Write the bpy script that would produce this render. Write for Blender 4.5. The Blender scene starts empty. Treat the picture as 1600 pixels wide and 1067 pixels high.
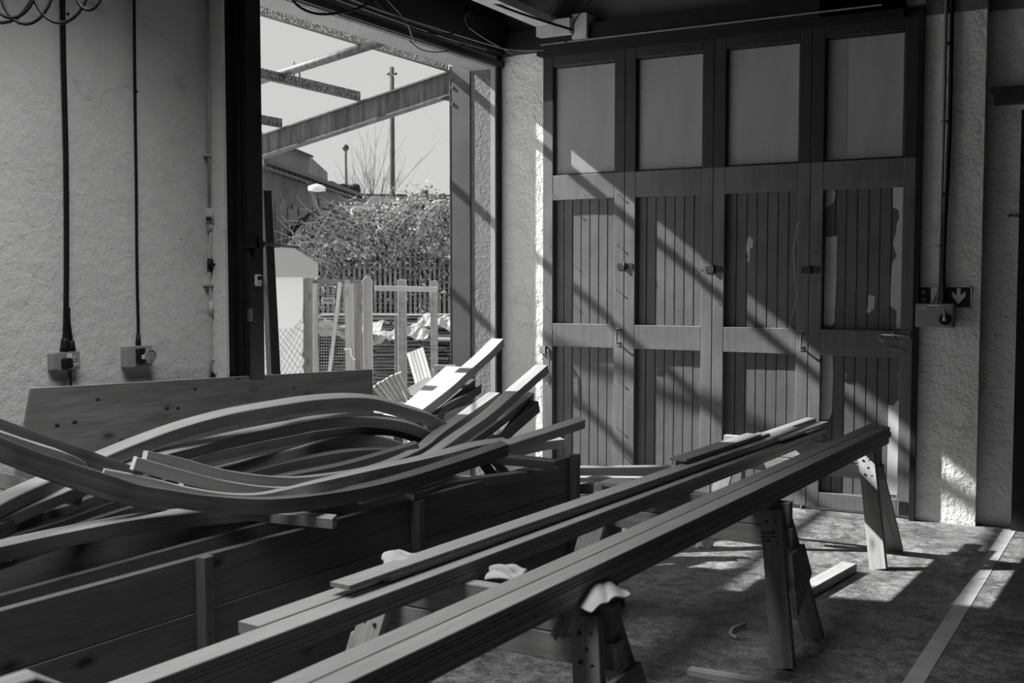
import bpy, bmesh, math, random
from mathutils import Vector, Matrix
random.seed(7)
C = bpy.context.scene
COL = C.collection

# ------------------------------------------------------------------ camera
F = 1725.0
PITCH = math.atan(98 / F)
YAW = math.atan(980 / math.hypot(F, 98))
EYE = Vector((0, 0, 1.6))
FW = Vector((-math.sin(YAW) * math.cos(PITCH), math.cos(YAW) * math.cos(PITCH), -math.sin(PITCH)))
RT = Vector((math.cos(YAW), math.sin(YAW), 0))
UP = RT.cross(FW)
cam_d = bpy.data.cameras.new('camera')
cam = bpy.data.objects.new('camera', cam_d)
COL.objects.link(cam)
cam.matrix_world = Matrix(((RT.x, UP.x, -FW.x, EYE.x), (RT.y, UP.y, -FW.y, EYE.y), (RT.z, UP.z, -FW.z, EYE.z), (0, 0, 0, 1)))
cam_d.sensor_width = 36
cam_d.lens = 36 * F / 1600
cam_d.clip_start = 0.05
cam_d.clip_end = 400
cam_d.dof.use_dof = True
cam_d.dof.focus_distance = 6.6
cam_d.dof.aperture_fstop = 6.3
C.camera = cam

# ------------------------------------------------------------------ light
C.view_settings.view_transform = 'Standard'
C.view_settings.look = 'None'
C.view_settings.gamma = 1
C.view_settings.use_curve_mapping = False
C.view_settings.exposure = 0.0

w = bpy.data.worlds.new('sky')
C.world = w
w.use_nodes = True
wn = w.node_tree
wn.nodes.clear()
wo = wn.nodes.new('ShaderNodeOutputWorld')
wb = wn.nodes.new('ShaderNodeBackground')
wt = wn.nodes.new('ShaderNodeTexCoord')
wx = wn.nodes.new('ShaderNodeSeparateXYZ')
wr = wn.nodes.new('ShaderNodeValToRGB')
wn.links.new(wt.outputs['Generated'], wx.inputs[0])
wn.links.new(wx.outputs['Z'], wr.inputs[0])
wr.color_ramp.elements[0].position = 0.0
wr.color_ramp.elements[0].color = (0.66, 0.66, 0.655, 1)
wr.color_ramp.elements[1].position = 0.28
wr.color_ramp.elements[1].color = (0.60, 0.60, 0.595, 1)
_e = wr.color_ramp.elements.new(1.0); _e.color = (1.0, 1.0, 0.99, 1)
wn.links.new(wr.outputs[0], wb.inputs['Color'])
wn.links.new(wb.outputs[0], wo.inputs[0])
wb.inputs['Strength'].default_value = 1.0

SUN = Vector((3.55, 1.0, -2.79)).normalized()
sd = bpy.data.lights.new('sun', 'SUN')
sd.energy = 14.0
sd.angle = math.radians(0.9)
so = bpy.data.objects.new('sun', sd)
COL.objects.link(so)
so.rotation_euler = SUN.to_track_quat('-Z', 'Y').to_euler()
so.location = (-20, -6, 20)
# added fill lamp facing down, standing in for light from an unseen roof opening
ad = bpy.data.lights.new('rooflight_fill', 'AREA')
ad.shape = 'RECTANGLE'; ad.size = 1.4; ad.size_y = 4.1; ad.energy = 108; ad.spread = math.radians(105)
ao = bpy.data.objects.new('rooflight_fill', ad); COL.objects.link(ao); ao.location = (-2.8, 1.4, 4.45)


# ------------------------------------------------------------------ points from the photograph
def ray(x, y): return FW + RT * ((x - 800) / F) + UP * ((533.5 - y) / F)
def at(x, y, d): return EYE + ray(x, y) * d
def onz(x, y, z): r = ray(x, y); return EYE + r * ((z - EYE.z) / r.z)
def onx(x, y, X): r = ray(x, y); return EYE + r * (X / r.x)
def ony(x, y, Y): r = ray(x, y); return EYE + r * (Y / r.y)


# ------------------------------------------------------------------ materials
def nt(name):
    m = bpy.data.materials.new(name)
    m.use_nodes = True
    t = m.node_tree
    return m, t, t.nodes['Principled BSDF']

def g(v, warm=0.0): return (v * (1 + warm), v, v * (1 - warm), 1)

def ramp(t, fac, stops):
    r = t.nodes.new('ShaderNodeValToRGB')
    e = r.color_ramp.elements
    e[0].position, e[0].color = stops[0][0], g(stops[0][1], .002)
    e[1].position, e[1].color = stops[-1][0], g(stops[-1][1], .002)
    for p, v in stops[1:-1]:
        q = e.new(p); q.color = g(v, .002)
    t.links.new(fac, r.inputs[0])
    return r.outputs[0]

def mult(t, a, b, fac=1.0, mode='MULTIPLY'):
    x = t.nodes.new('ShaderNodeMix'); x.data_type = 'RGBA'; x.blend_type = mode
    x.inputs[0].default_value = fac
    t.links.new(a, x.inputs[6]); t.links.new(b, x.inputs[7])
    return x.outputs[2]

def noise(t, vec, scale, detail=4, rough=.55, dist=0.0):
    n = t.nodes.new('ShaderNodeTexNoise')
    n.inputs['Scale'].default_value = scale; n.inputs['Detail'].default_value = detail
    n.inputs['Roughness'].default_value = rough; n.inputs['Distortion'].default_value = dist
    if vec is not None: t.links.new(vec, n.inputs['Vector'])
    return n.outputs['Fac']

def mapped(t, out, sc):
    m = t.nodes.new('ShaderNodeMapping'); m.inputs['Scale'].default_value = sc
    t.links.new(out, m.inputs[0]); return m.outputs[0]

def bump(t, p, fac, strength, dist=.01):
    b = t.nodes.new('ShaderNodeBump'); b.inputs['Strength'].default_value = strength
    b.inputs['Distance'].default_value = dist
    t.links.new(fac, b.inputs['Height']); t.links.new(b.outputs[0], p.inputs['Normal'])

def setp(p, rough=.7, spec=.3, metal=0.0):
    p.inputs['Roughness'].default_value = rough
    p.inputs['Specular IOR Level'].default_value = spec
    p.inputs['Metallic'].default_value = metal

def flat(name, v, rough=.6, spec=.3, metal=0, var=.25, scale=9):
    m, t, p = nt(name); setp(p, rough, spec, metal)
    tc = t.nodes.new('ShaderNodeTexCoord')
    n = noise(t, tc.outputs['Object'], scale)
    t.links.new(ramp(t, n, [(.3, v * (1 - var)), (.7, v * (1 + var))]), p.inputs['Base Color'])
    return m

def wood(name, lo, hi, rough=.6, knots=0.0, spec=.3, grain=46):
    m, t, p = nt(name); setp(p, rough, spec)
    uv = t.nodes.new('ShaderNodeUVMap'); uv.uv_map = 'UVMap'
    oi = t.nodes.new('ShaderNodeObjectInfo')
    add = t.nodes.new('ShaderNodeVectorMath'); add.operation = 'ADD'
    cmb = t.nodes.new('ShaderNodeCombineXYZ')
    mm = t.nodes.new('ShaderNodeMath'); mm.operation = 'MULTIPLY'; mm.inputs[1].default_value = 37.0
    t.links.new(oi.outputs['Random'], mm.inputs[0]); t.links.new(mm.outputs[0], cmb.inputs[0]); t.links.new(mm.outputs[0], cmb.inputs[1])
    t.links.new(uv.outputs[0], add.inputs[0]); t.links.new(cmb.outputs[0], add.inputs[1])
    v = add.outputs[0]
    n1 = noise(t, mapped(t, v, (1.3, grain, 1)), 1.0, 5, .6, .4)
    n2 = noise(t, mapped(t, v, (6, grain * 5, 1)), 1.0, 3, .6)
    n3 = noise(t, mapped(t, v, (.9, 3, 1)), 1.0, 2)
    mid = (lo + hi) / 2
    c = ramp(t, n1, [(.3, lo), (.5, mid), (.68, hi)])
    c = mult(t, c, ramp(t, n2, [(.35, .8), (.6, 1.0)]))
    c = mult(t, c, ramp(t, n3, [(.3, .8), (.7, 1.05)]))
    c = mult(t, c, ramp(t, oi.outputs['Random'], [(0, .82), (1, 1.08)]))
    if knots:
        vo = t.nodes.new('ShaderNodeTexVoronoi'); vo.inputs['Scale'].default_value = 1.0
        t.links.new(mapped(t, v, (3.2, 7.5, 1)), vo.inputs['Vector'])
        c = mult(t, c, ramp(t, vo.outputs['Distance'], [(.07, 1 - knots), (.11, 1 - knots * .55), (.2, 1.0)]))
    t.links.new(c, p.inputs['Base Color'])
    bump(t, p, n2, .15, .002)
    return m

def plaster(name, v, bumps=.5, dark=.6, fine=60):
    m, t, p = nt(name); setp(p, .85, .2)
    tc = t.nodes.new('ShaderNodeTexCoord'); o = tc.outputs['Object']
    n1 = noise(t, o, 1.1, 5, .6); n2 = noise(t, o, fine, 4, .65); n3 = noise(t, mapped(t, o, (1, 1, 2.6)), 3.0, 6, .7, .6)
    c = ramp(t, n1, [(.25, v * .84), (.7, v * 1.04)])
    c = mult(t, c, ramp(t, n3, [(.28, dark), (.36, .93), (.5, 1.0)]))
    vo = t.nodes.new('ShaderNodeTexVoronoi'); vo.inputs['Scale'].default_value = 5.5
    t.links.new(o, vo.inputs['Vector'])
    c = mult(t, c, ramp(t, vo.outputs['Distance'], [(.028, .25), (.045, 1.0)]), .8)
    # thin wandering cracks
    vc = t.nodes.new('ShaderNodeTexVoronoi'); vc.feature = 'DISTANCE_TO_EDGE'; vc.inputs['Scale'].default_value = .55
    nd = t.nodes.new('ShaderNodeTexNoise'); nd.inputs['Scale'].default_value = 5; nd.inputs['Detail'].default_value = 6
    t.links.new(o, nd.inputs['Vector'])
    mx = t.nodes.new('ShaderNodeMix'); mx.data_type = 'VECTOR'; mx.inputs[0].default_value = .16
    t.links.new(mapped(t, o, (1, 1, 2.4)), mx.inputs[4]); t.links.new(nd.outputs['Color'], mx.inputs[5])
    t.links.new(mx.outputs[1], vc.inputs['Vector'])
    c = mult(t, c, ramp(t, vc.outputs['Distance'], [(.0, .6), (.004, 1.0)]), .35)
    t.links.new(c, p.inputs['Base Color'])
    ms = t.nodes.new('ShaderNodeMath'); ms.operation = 'ADD'
    sc = t.nodes.new('ShaderNodeMath'); sc.operation = 'MULTIPLY'; sc.inputs[1].default_value = 2.5
    nb = noise(t, o, fine * .22, 3, .6); t.links.new(nb, sc.inputs[0])
    t.links.new(n2, ms.inputs[0]); t.links.new(sc.outputs[0], ms.inputs[1])
    bump(t, p, ms.outputs[0], bumps, .012)
    return m

M = {}
M['wall'] = plaster('painted plaster wall', .78, .3, .6, 80)
M['backwall'] = plaster('dark unseen wall', .10, .45)  # unseen walls made dark to cut light bounced into the room
M['pier'] = plaster('rough white pier', .80, .9, .6, 38)
M['reveal'] = plaster('pebbledash render', .17, 1.0, .5, 130)
M['soffit'] = plaster('concrete soffit', .30, .4)
M['ceiling'] = plaster('dark ceiling', .16, .3)
M['black'] = flat('black painted timber', .012, .55, .3)
M['blacksteel'] = flat('black steel', .018, .45, .4)
M['cable'] = flat('black cable', .008, .5, .3)
M['white'] = flat('white painted metal', .6, .5, .3, 0, .08)
M['pipe'] = flat('painted pipe', .50, .5, .3, 0, .12)
M['greybox'] = flat('grey enclosure', .27, .45, .4, 0, .06)
M['greyplastic'] = flat('light grey plastic', .33, .45, .4, 0, .06)
M['steel'] = flat('bare steel hardware', .3, .35, .5, .8)
M['rust'] = flat('dark rusty hardware', .05, .6, .3, .4)
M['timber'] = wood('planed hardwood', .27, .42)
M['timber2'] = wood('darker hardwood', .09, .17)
M['sawn'] = flat('pale sawn end', .62, .7, .2, 0, .1, 30)
M['moulding'] = wood('planed moulding', .29, .35, .55)
M['arch'] = wood('lightened planed hardwood', .40, .50, .55)  # same hardwood lightened for the arches that catch more light
M['pine'] = wood('knotty pine board', .09, .14, .65, .8, .25, 22)
M['palepine'] = wood('pale pine', .32, .46, .6, .3)
M['trestle'] = wood('worn trestle timber', .26, .42, .7, .55, .25, 30)
M['ply'] = wood('plywood', .10, .18, .6, .75, .3, 14)
M['plyedge'] = flat('plywood edge', .6, .6)
M['oldwood'] = wood('weathered wood', .13, .27, .8, .4, .2, 30)
M['whitewood'] = wood('white painted wood', .45, .6, .6, .1)
M['cloth'] = flat('dusty cloth', .42, .9, .1, 0, .15)
M['barewhite'] = flat('bare primed board', .5, .7, .2, 0, .1, 5)
M['grip'] = flat('rag', .2, .9, .1)

# speckled rusty / flaking steel of the canopy
m, t, p = nt('flaking steel'); setp(p, .7, .3)
tc = t.nodes.new('ShaderNodeTexCoord')
n = noise(t, tc.outputs['Object'], 55, 6, .75); n2 = noise(t, mapped(t, tc.outputs['Object'], (6, 6, .6)), 3, 4)
t.links.new(mult(t, ramp(t, n, [(.47, .025), (.60, .26)]), ramp(t, n2, [(.3, .5), (.7, 1)])), p.inputs['Base Color'])
M['flake'] = m
m, t, p = nt('streaked steel'); setp(p, .6, .35)
tc = t.nodes.new('ShaderNodeTexCoord')
n = noise(t, mapped(t, tc.outputs['Object'], (9, 9, .8)), 2.2, 5, .65); n2 = noise(t, tc.outputs['Object'], 3, 4)
t.links.new(mult(t, ramp(t, n, [(.35, .03), (.6, .10)]), ramp(t, n2, [(.3, .7), (.7, 1.1)])), p.inputs['Base Color'])
M['streak'] = m
M['column'] = flat('weathered column', .045, .6, .3, 0, .2, 3)

# door paint: dark, scuffed, with small pale chips
def paint(name, v, chips=.62, rough=.42):
    m, t, p = nt(name); setp(p, rough, .45)
    tc = t.nodes.new('ShaderNodeTexCoord'); o = tc.outputs['Object']
    n1 = noise(t, o, 2.2, 5, .6); n2 = noise(t, mapped(t, o, (1, 1, .8)), 30, 4, .7); n3 = noise(t, mapped(t, o, (60, 60, 3)), 1, 3)
    c = ramp(t, n1, [(.3, v * .75), (.7, v * 1.25)])
    c = mult(t, c, ramp(t, n3, [(.3, .85), (.7, 1.1)]))
    x = t.nodes.new('ShaderNodeMix'); x.data_type = 'RGBA'
    t.links.new(ramp(t, n2, [(chips + .1, 0.0), (chips + .13, 1.0)]), x.inputs[0])
    t.links.new(c, x.inputs[6]); x.inputs[7].default_value = g(.45)
    t.links.new(x.outputs[2], p.inputs['Base Color'])
    bump(t, p, n1, .35, .01)
    return m
M['paint'] = paint('grey door paint', .135)
M['paintboard'] = paint('grey board paint', .115, .64)
M['framedark'] = paint('dark framing', .03, .6)

# wired translucent glass
m, t, p = nt('wired obscured glass'); setp(p, .42, .5)
tc = t.nodes.new('ShaderNodeTexCoord'); o = tc.outputs['Object']
br = t.nodes.new('ShaderNodeTexBrick'); br.offset = 0.0
br.inputs['Scale'].default_value = 1.0; br.inputs['Brick Width'].default_value = .0127; br.inputs['Row Height'].default_value = .0127
br.inputs['Mortar Size'].default_value = .0014; br.inputs['Mortar Smooth'].default_value = .3
br.inputs['Color1'].default_value = g(.48); br.inputs['Color2'].default_value = g(.46); br.inputs['Mortar'].default_value = g(.3)
cx = t.nodes.new('ShaderNodeSeparateXYZ'); cc = t.nodes.new('ShaderNodeCombineXYZ')
t.links.new(o, cx.inputs[0]); t.links.new(cx.outputs['X'], cc.inputs[0]); t.links.new(cx.outputs['Z'], cc.inputs[1])
t.links.new(cc.outputs[0], br.inputs['Vector'])
n = noise(t, mapped(t, o, (1.6, 1, .5)), 1.6, 3)
gc = mult(t, br.outputs['Color'], ramp(t, n, [(.3, .75), (.7, 1.1)]))
t.links.new(gc, p.inputs['Base Color'])
tl_ = t.nodes.new('ShaderNodeBsdfTranslucent'); t.links.new(gc, tl_.inputs['Color'])
mxs = t.nodes.new('ShaderNodeMixShader'); mxs.inputs[0].default_value = .22
t.links.new(p.outputs[0], mxs.inputs[1]); t.links.new(tl_.outputs[0], mxs.inputs[2])
t.links.new(mxs.outputs[0], t.nodes['Material Output'].inputs['Surface'])
M['glass'] = m

# concrete floor
m, t, p = nt('worn concrete floor'); setp(p, .55, .4)
tc = t.nodes.new('ShaderNodeTexCoord'); o = tc.outputs['Object']
n1 = noise(t, o, 1.3, 6, .65, .5); n2 = noise(t, o, 14, 6, .7, .6); n3 = noise(t, o, 90, 4, .7); n4 = noise(t, mapped(t, o, (1, 1, 1)), 4, 5, .7, 1.5)
c = ramp(t, n1, [(.3, .12), (.5, .20), (.7, .28)])
c = mult(t, c, ramp(t, n2, [(.38, .45), (.52, .9), (.62, 1.15)]))
c = mult(t, c, ramp(t, n4, [(.40, .62), (.52, 1.0)]))
c = mult(t, c, ramp(t, n3, [(.38, .5), (.55, 1.15)]))
t.links.new(c, p.inputs['Base Color'])
t.links.new(ramp(t, n4, [(.4, .35), (.6, .7)]), p.inputs['Roughness'])
a = t.nodes.new('ShaderNodeMath'); a.operation = 'ADD'; t.links.new(n2, a.inputs[0]); t.links.new(n3, a.inputs[1])
bump(t, p, a.outputs[0], .6, .006)
M['floor'] = m
# worn painted line
m, t, p = nt('worn line paint'); setp(p, .6, .3)
tc = t.nodes.new('ShaderNodeTexCoord'); n = noise(t, tc.outputs['Object'], 22, 6, .7); n2 = noise(t, tc.outputs['Object'], 5, 4)
t.links.new(mult(t, ramp(t, n, [(.33, .16), (.42, .42)]), ramp(t, n2, [(.3, .75), (.7, 1.1)])), p.inputs['Base Color'])
M['line'] = m
M['yard'] = flat('yard gravel', .52, .9, .1, 0, .35, 12)
M['leaf'] = None
m, t, p = nt('ivy leaves'); setp(p, .5, .4)
gi = t.nodes.new('ShaderNodeNewGeometry')
tc = t.nodes.new('ShaderNodeTexCoord'); n = noise(t, tc.outputs['Object'], 9, 3)
t.links.new(mult(t, ramp(t, gi.outputs['Random Per Island'], [(0, .12), (.6, .34), (1, .75)]), ramp(t, n, [(.35, .5), (.6, 1.1)])), p.inputs['Base Color'])
M['leaf'] = m
M['hedgecore'] = flat('dark stems', .03, .9, .1)  # near-black inner mass of the hedge, also used for the shrub
M['fence'] = flat('galvanised fence', .22, .6, .3, 0, .3, 4)
M['wire'] = flat('galvanised wire', .3, .5, .3)
M['wiredark'] = flat('dull wire', .12, .6, .3)
M['concrete'] = flat('concrete post', .27, .85, .2, 0, .3, 14)
M['cabin'] = flat('cabin panel', .52, .5, .3, 0, .03, 2)
M['cabinroof'] = flat('cabin roof', .27, .5, .3, 0, .03, 2)
M['board'] = wood('boarding', .16, .34, .8, .2, .2, 5)
M['render'] = flat('far render', .13, .8, .2, 0, .3, 1.2)
M['roofdark'] = flat('dark roof edge', .05, .7)
M['fascia'] = flat('pale fascia', .38, .7, .2, 0, .04)
M['pole'] = flat('creosoted pole', .07, .8, .2, 0, .3, 3)
M['twig'] = flat('bare twigs', .10, .9, .1)
M['tarp'] = flat('crumpled sheeting', .26, .4, .5, 0, .4, 6)
M['stacked'] = wood('stacked old boards', .07, .30, .9, 0, .2, 10)
M['signgreen'] = flat('dark sign face', .02, .4, .4)
M['signwhite'] = flat('pale sign mark', .75, .5, .3, 0, .03)


# ------------------------------------------------------------------ mesh helpers
class MB:
    def __init__(s): s.v = []; s.f = []; s.uv = []; s.smooth = []; s.caps = []
    def face(s, idx, uvs=None, sm=False):
        s.f.append(tuple(idx)); s.uv.append(uvs or [(0, 0)] * len(idx)); s.smooth.append(sm)
    def box(s, a, b):
        x0, y0, z0 = [min(a[i], b[i]) for i in range(3)]; x1, y1, z1 = [max(a[i], b[i]) for i in range(3)]
        L = (x1 - x0, y1 - y0, z1 - z0); ax = L.index(max(L)); o = [i for i in range(3) if i != ax]
        P = [(x0, y0, z0), (x1, y0, z0), (x1, y1, z0), (x0, y1, z0), (x0, y0, z1), (x1, y0, z1), (x1, y1, z1), (x0, y1, z1)]
        n = len(s.v); s.v += [Vector(p) for p in P]
        for q in ((0, 3, 2, 1), (4, 5, 6, 7), (0, 1, 5, 4), (1, 2, 6, 5), (2, 3, 7, 6), (3, 0, 4, 7)):
            s.face([n + i for i in q], [(P[i][ax], P[i][o[0]] + P[i][o[1]]) for i in q])
        return s
    def sweep(s, pts, w, h, roll=0.0, up=(0, 0, 1), cham=.1, top=True, closed=False, w1=None, h1=None):
        """rectangular timber; pts run along the middle of the top face (or of the section if top=False)"""
        pts = [Vector(p) for p in pts]; n = len(pts); c = min(w, h) * cham; rings = []; d = 0
        upv = Vector(up)
        for i, p in enumerate(pts):
            a = pts[max(i - 1, 0)]; b = pts[min(i + 1, n - 1)]; T = (b - a).normalized()
            sd_ = T.cross(upv).normalized(); nn = sd_.cross(T).normalized()
            r = roll if not callable(roll) else roll(i / (n - 1))
            s2 = sd_ * math.cos(r) - nn * math.sin(r); n2 = nn * math.cos(r) + sd_ * math.sin(r)
            k = i / (n - 1); ww = (w if w1 is None else w + (w1 - w) * k) / 2; hh = h if h1 is None else h + (h1 - h) * k
            y1 = 0 if top else hh / 2; y0 = y1 - hh
            sec = [(-ww + c, y1), (ww - c, y1), (ww, y1 - c), (ww, y0 + c), (ww - c, y0), (-ww + c, y0), (-ww, y0 + c), (-ww, y1 - c)]
            if i: d += (p - pts[i - 1]).length
            rings.append(([p + s2 * x + n2 * y for x, y in sec], d))
        per = [0]; 
        for i in range(8):
            q = rings[0][0]; per.append(per[-1] + (q[(i + 1) % 8] - q[i]).length)
        base = len(s.v)
        for R, _ in rings: s.v += R
        for i in range(n - 1):
            for k in range(8):
                a = base + i * 8 + k; b = base + i * 8 + (k + 1) % 8
                u0, u1 = rings[i][1], rings[i + 1][1]
                s.face((a, b, b + 8, a + 8), [(u0, per[k]), (u0, per[k + 1]), (u1, per[k + 1]), (u1, per[k])])
        s.caps += [len(s.f), len(s.f) + 1]
        s.face([base + k for k in range(7, -1, -1)], [(0, per[k]) for k in range(7, -1, -1)])
        e = base + (n - 1) * 8
        s.face([e + k for k in range(8)], [(0.1, per[k]) for k in range(8)])
        return s
    def tube(s, pts, r, seg=8, r1=None, cap=True):
        pts = [Vector(p) for p in pts]; n = len(pts); base = len(s.v); nv = None
        for i, p in enumerate(pts):
            T = (pts[min(i + 1, n - 1)] - pts[max(i - 1, 0)]).normalized()
            if nv is None:
                nv = T.orthogonal().normalized()
            else:
                nv = (nv - T * nv.dot(T)).normalized()
            bv = T.cross(nv); rr = r if r1 is None else r + (r1 - r) * i / (n - 1)
            for k in range(seg):
                a = 2 * math.pi * k / seg
                s.v.append(p + nv * (rr * math.cos(a)) + bv * (rr * math.sin(a)))
        for i in range(n - 1):
            for k in range(seg):
                a = base + i * seg + k; b = base + i * seg + (k + 1) % seg
                s.face((a, b, b + seg, a + seg), None, seg > 4)
        if cap:
            s.face([base + k for k in range(seg - 1, -1, -1)]); e = base + (n - 1) * seg
            s.face([e + k for k in range(seg)])
        return s
    def prism(s, poly, off, vert=False):
        """polygon (3D points) extruded by vector off"""
        poly = [Vector(p) for p in poly]; off = Vector(off); n = len(poly); b = len(s.v)
        s.v += poly + [p + off for p in poly]
        nrm = Vector((0, 0, 0))
        for i in range(n): nrm += poly[i].cross(poly[(i + 1) % n])
        if abs(nrm.x) > max(abs(nrm.y), abs(nrm.z)): uv = [(p.y, p.z) for p in s.v[b:]]
        elif abs(nrm.y) > abs(nrm.z): uv = [(p.x, p.z) for p in s.v[b:]]
        else: uv = [(p.y, p.x) for p in s.v[b:]]
        if vert: uv = [(p.z, p.x + p.y) for p in s.v[b:]]
        fl = nrm.dot(off) > 0
        A = list(range(n)); 
        s.face([b + i for i in (A[::-1] if fl else A)], [uv[i] for i in (A[::-1] if fl else A)])
        s.face([b + n + i for i in (A if fl else A[::-1])], [uv[n + i] for i in (A if fl else A[::-1])])
        for i in range(n):
            j = (i + 1) % n; q = (i, j, n + j, n + i) if fl else (j, i, n + i, n + j)
            s.face([b + k for k in q], [uv[k] for k in q])
        return s
    def disc(s, c, axis, r, th, seg=20):
        c = Vector(c); ax = Vector(axis).normalized()
        return s.tube([c, c + ax * th], r, seg)
    def ball(s, c, r, sc=(1, 1, 1), u=10, v=6):
        c = Vector(c); b = len(s.v)
        for j in range(v + 1):
            th = math.pi * j / v
            for i in range(u):
                ph = 2 * math.pi * i / u
                s.v.append(c + Vector((r * sc[0] * math.sin(th) * math.cos(ph), r * sc[1] * math.sin(th) * math.sin(ph), r * sc[2] * math.cos(th))))
        for j in range(v):
            for i in range(u):
                s.face((b + j * u + i, b + (j + 1) * u + i, b + (j + 1) * u + (i + 1) % u, b + j * u + (i + 1) % u), None, True)
        return s

ORG = {}
def build(name, mb, mat, parent=None, label=None, bevel=0, kind=None, ends=None):
    if parent is not None:
        o0 = ORG[parent.name]
    else:
        xs = [v.x for v in mb.v]; ys = [v.y for v in mb.v]; zs = [v.z for v in mb.v]
        o0 = Vector(((min(xs) + max(xs)) / 2, (min(ys) + max(ys)) / 2, min(zs)))
    me = bpy.data.meshes.new(name)
    me.from_pydata([tuple(v - o0) for v in mb.v], [], mb.f)
    ul = me.uv_layers.new(name='UVMap'); i = 0
    for fu in mb.uv:
        for q in fu: ul.data[i].uv = q; i += 1
    me.polygons.foreach_set('use_smooth', mb.smooth)
    me.materials.append(mat)
    if ends:
        me.materials.append(ends)
        for i in mb.caps: me.polygons[i].material_index = 1
    me.update()
    o = bpy.data.objects.new(name, me); COL.objects.link(o)
    ORG[o.name] = o0
    if parent is not None: o.parent = parent
    else: o.location = o0
    if label: o['label'] = label
    if kind: o['kind'] = kind
    if bevel:
        b = o.modifiers.new('bevel', 'BEVEL'); b.width = bevel; b.segments = 2; b.limit_method = 'ANGLE'
    return o

def tag(o, label, cat, group=None, kind=None):
    o['label'] = label; o['category'] = cat
    if group: o['group'] = group
    if kind: o['kind'] = kind
    return o

def thing(name, label, cat, loc, group=None):
    o = bpy.data.objects.new(name, None); COL.objects.link(o); o.location = Vector(loc); o.empty_display_size = .1
    ORG[o.name] = Vector(loc); return tag(o, label, cat, group)

def struct(name, mb, mat, label, bevel=0):
    o = build(name, mb, mat, None, label, bevel, 'structure'); o['category'] = name.split('_')[0]; return o

def structroot(name, label, loc):
    o = thing(name, label, name.split('_')[0], loc); o['kind'] = 'structure'; return o

def spline(P, n=8):
    P = [Vector(p) for p in P]
    if len(P) == 2: return [P[0].lerp(P[1], i / n) for i in range(n + 1)]
    Q = [P[0] * 2 - P[1]] + P + [P[-1] * 2 - P[-2]]; out = []
    for i in range(1, len(Q) - 2):
        a, b, c, d = Q[i - 1:i + 3]
        for k in range(n):
            t_ = k / n
            out.append(.5 * ((2 * b) + (c - a) * t_ + (2 * a - 5 * b + 4 * c - d) * t_ ** 2 + (3 * b - a - 3 * c + d) * t_ ** 3))
    out.append(P[-1]); return out

def text_mesh(body, size, origin, right, upv, depth=.001, align='LEFT'):
    cu = bpy.data.curves.new('lettering', 'FONT'); cu.body = body; cu.size = size; cu.extrude = depth / 2; cu.align_x = align
    tmp = bpy.data.objects.new('lettering_tmp', cu); COL.objects.link(tmp)
    bpy.context.view_layer.update()
    me = bpy.data.meshes.new_from_object(tmp.evaluated_get(bpy.context.evaluated_depsgraph_get()))
    COL.objects.unlink(tmp); bpy.data.objects.remove(tmp)
    right = Vector(right).normalized(); upv = Vector(upv).normalized(); nn = right.cross(upv); origin = Vector(origin)
    mb = MB()
    mb.v = [origin + right * v.co.x + upv * v.co.y + nn * v.co.z for v in me.vertices]
    for f in me.polygons: mb.face(list(f.vertices))
    bpy.data.meshes.remove(me)
    return mb

XW = -4.43      # inner face of the left wall
XO = -4.66      # its outer face
YD = 7.63       # plane of the folding doors
YJ = 7.56       # right jamb of the opening
ZL = 3.25       # underside of the lintel

# ------------------------------------------------------------------ room shell
struct('floor', MB().box((XO, -4.3, -.06), (4.8, 8.1, 0)), M['floor'], 'dark worn concrete workshop floor')
b = MB()
q = [onz(1568, 830, 0), onz(1585, 830, 0)]
b.prism([(-.860 + .0195 * -3, -3, .0005), (-.785 + .0195 * -3, -3, .0005), (-.785 + .0195 * 7.62, 7.62, .0005), (-.860 + .0195 * 7.62, 7.62, .0005)], (0, 0, .002))
ln = build('painted_line', b, M['line'], bpy.data.objects['floor'], 'worn white line painted along the floor')
b = MB()
b.box((XO, -4.3, 0), (XW, 4.50, 4.2)); b.box((XO, 4.50, 3.25), (XW, 8.1, 4.2)); b.box((XO, YJ, 0), (XW - .001, 8.1, ZL))
b.box((XW, 4.455, 0), (XW + .115, 4.475, 4.2))
struct('wall_left', b, M['wall'], 'white painted plaster wall with two sockets and black cables')
b = MB(); b.box((XW, YD, 0), (-4.05, 7.93, 4.2)); b.box((-4.05, YD, 3.33), (-1.27, 7.93, 4.2)); b.box((-1.27, YD, 0), (-.88, 7.93, 4.2))
b.box((-.88, 7.72, 0), (4.8, 7.93, 4.2))
struct('wall_back', b, M['pier'], 'rough white wall and pier around the folding doors')
struct('trim_1', MB().box((XO - .01, YJ - .004, 0), (XW - .04, YJ, ZL)), M['reveal'], 'pebbledashed reveal of the open doorway')
struct('trim_2', MB().box((XO - .002, 4.6, ZL - .006), (XW - .01, YJ, ZL)), M['soffit'], 'concrete soffit above the open doorway')
b = MB(); b.box((XW, 4.45, 3.34), (XW + .10, YD, 3.56)); b.box((XW, 4.45, 3.56), (XW + .04, YD, 3.72)); b.box((XW, 4.45, ZL + .01), (XW + .035, YD, 3.30))
struct('trim_3', b, M['blacksteel'], 'black steel door track above the open doorway')
b = MB(); b.box((XW, 4.475, 0), (-4.33, 4.56, 3.34)); b.box((XW - .1, 4.50, 0), (-4.36, 4.62, 3.34))
struct('trim_4', b, M['black'], 'black doorpost beside the open doorway')
b = MB(); b.box((XW - .04, YJ - .02, 0), (XW + .0, YJ, ZL)); 
struct('trim_5', b, M['greybox'], 'narrow pale metal strip on the doorway edge')
b = MB(); b.box((XW, YJ + .006, 0), (XW + .008, YD, 3.34))
struct('trim_6', b, M['black'], 'black timber strip in the corner beside the doorway')
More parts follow.
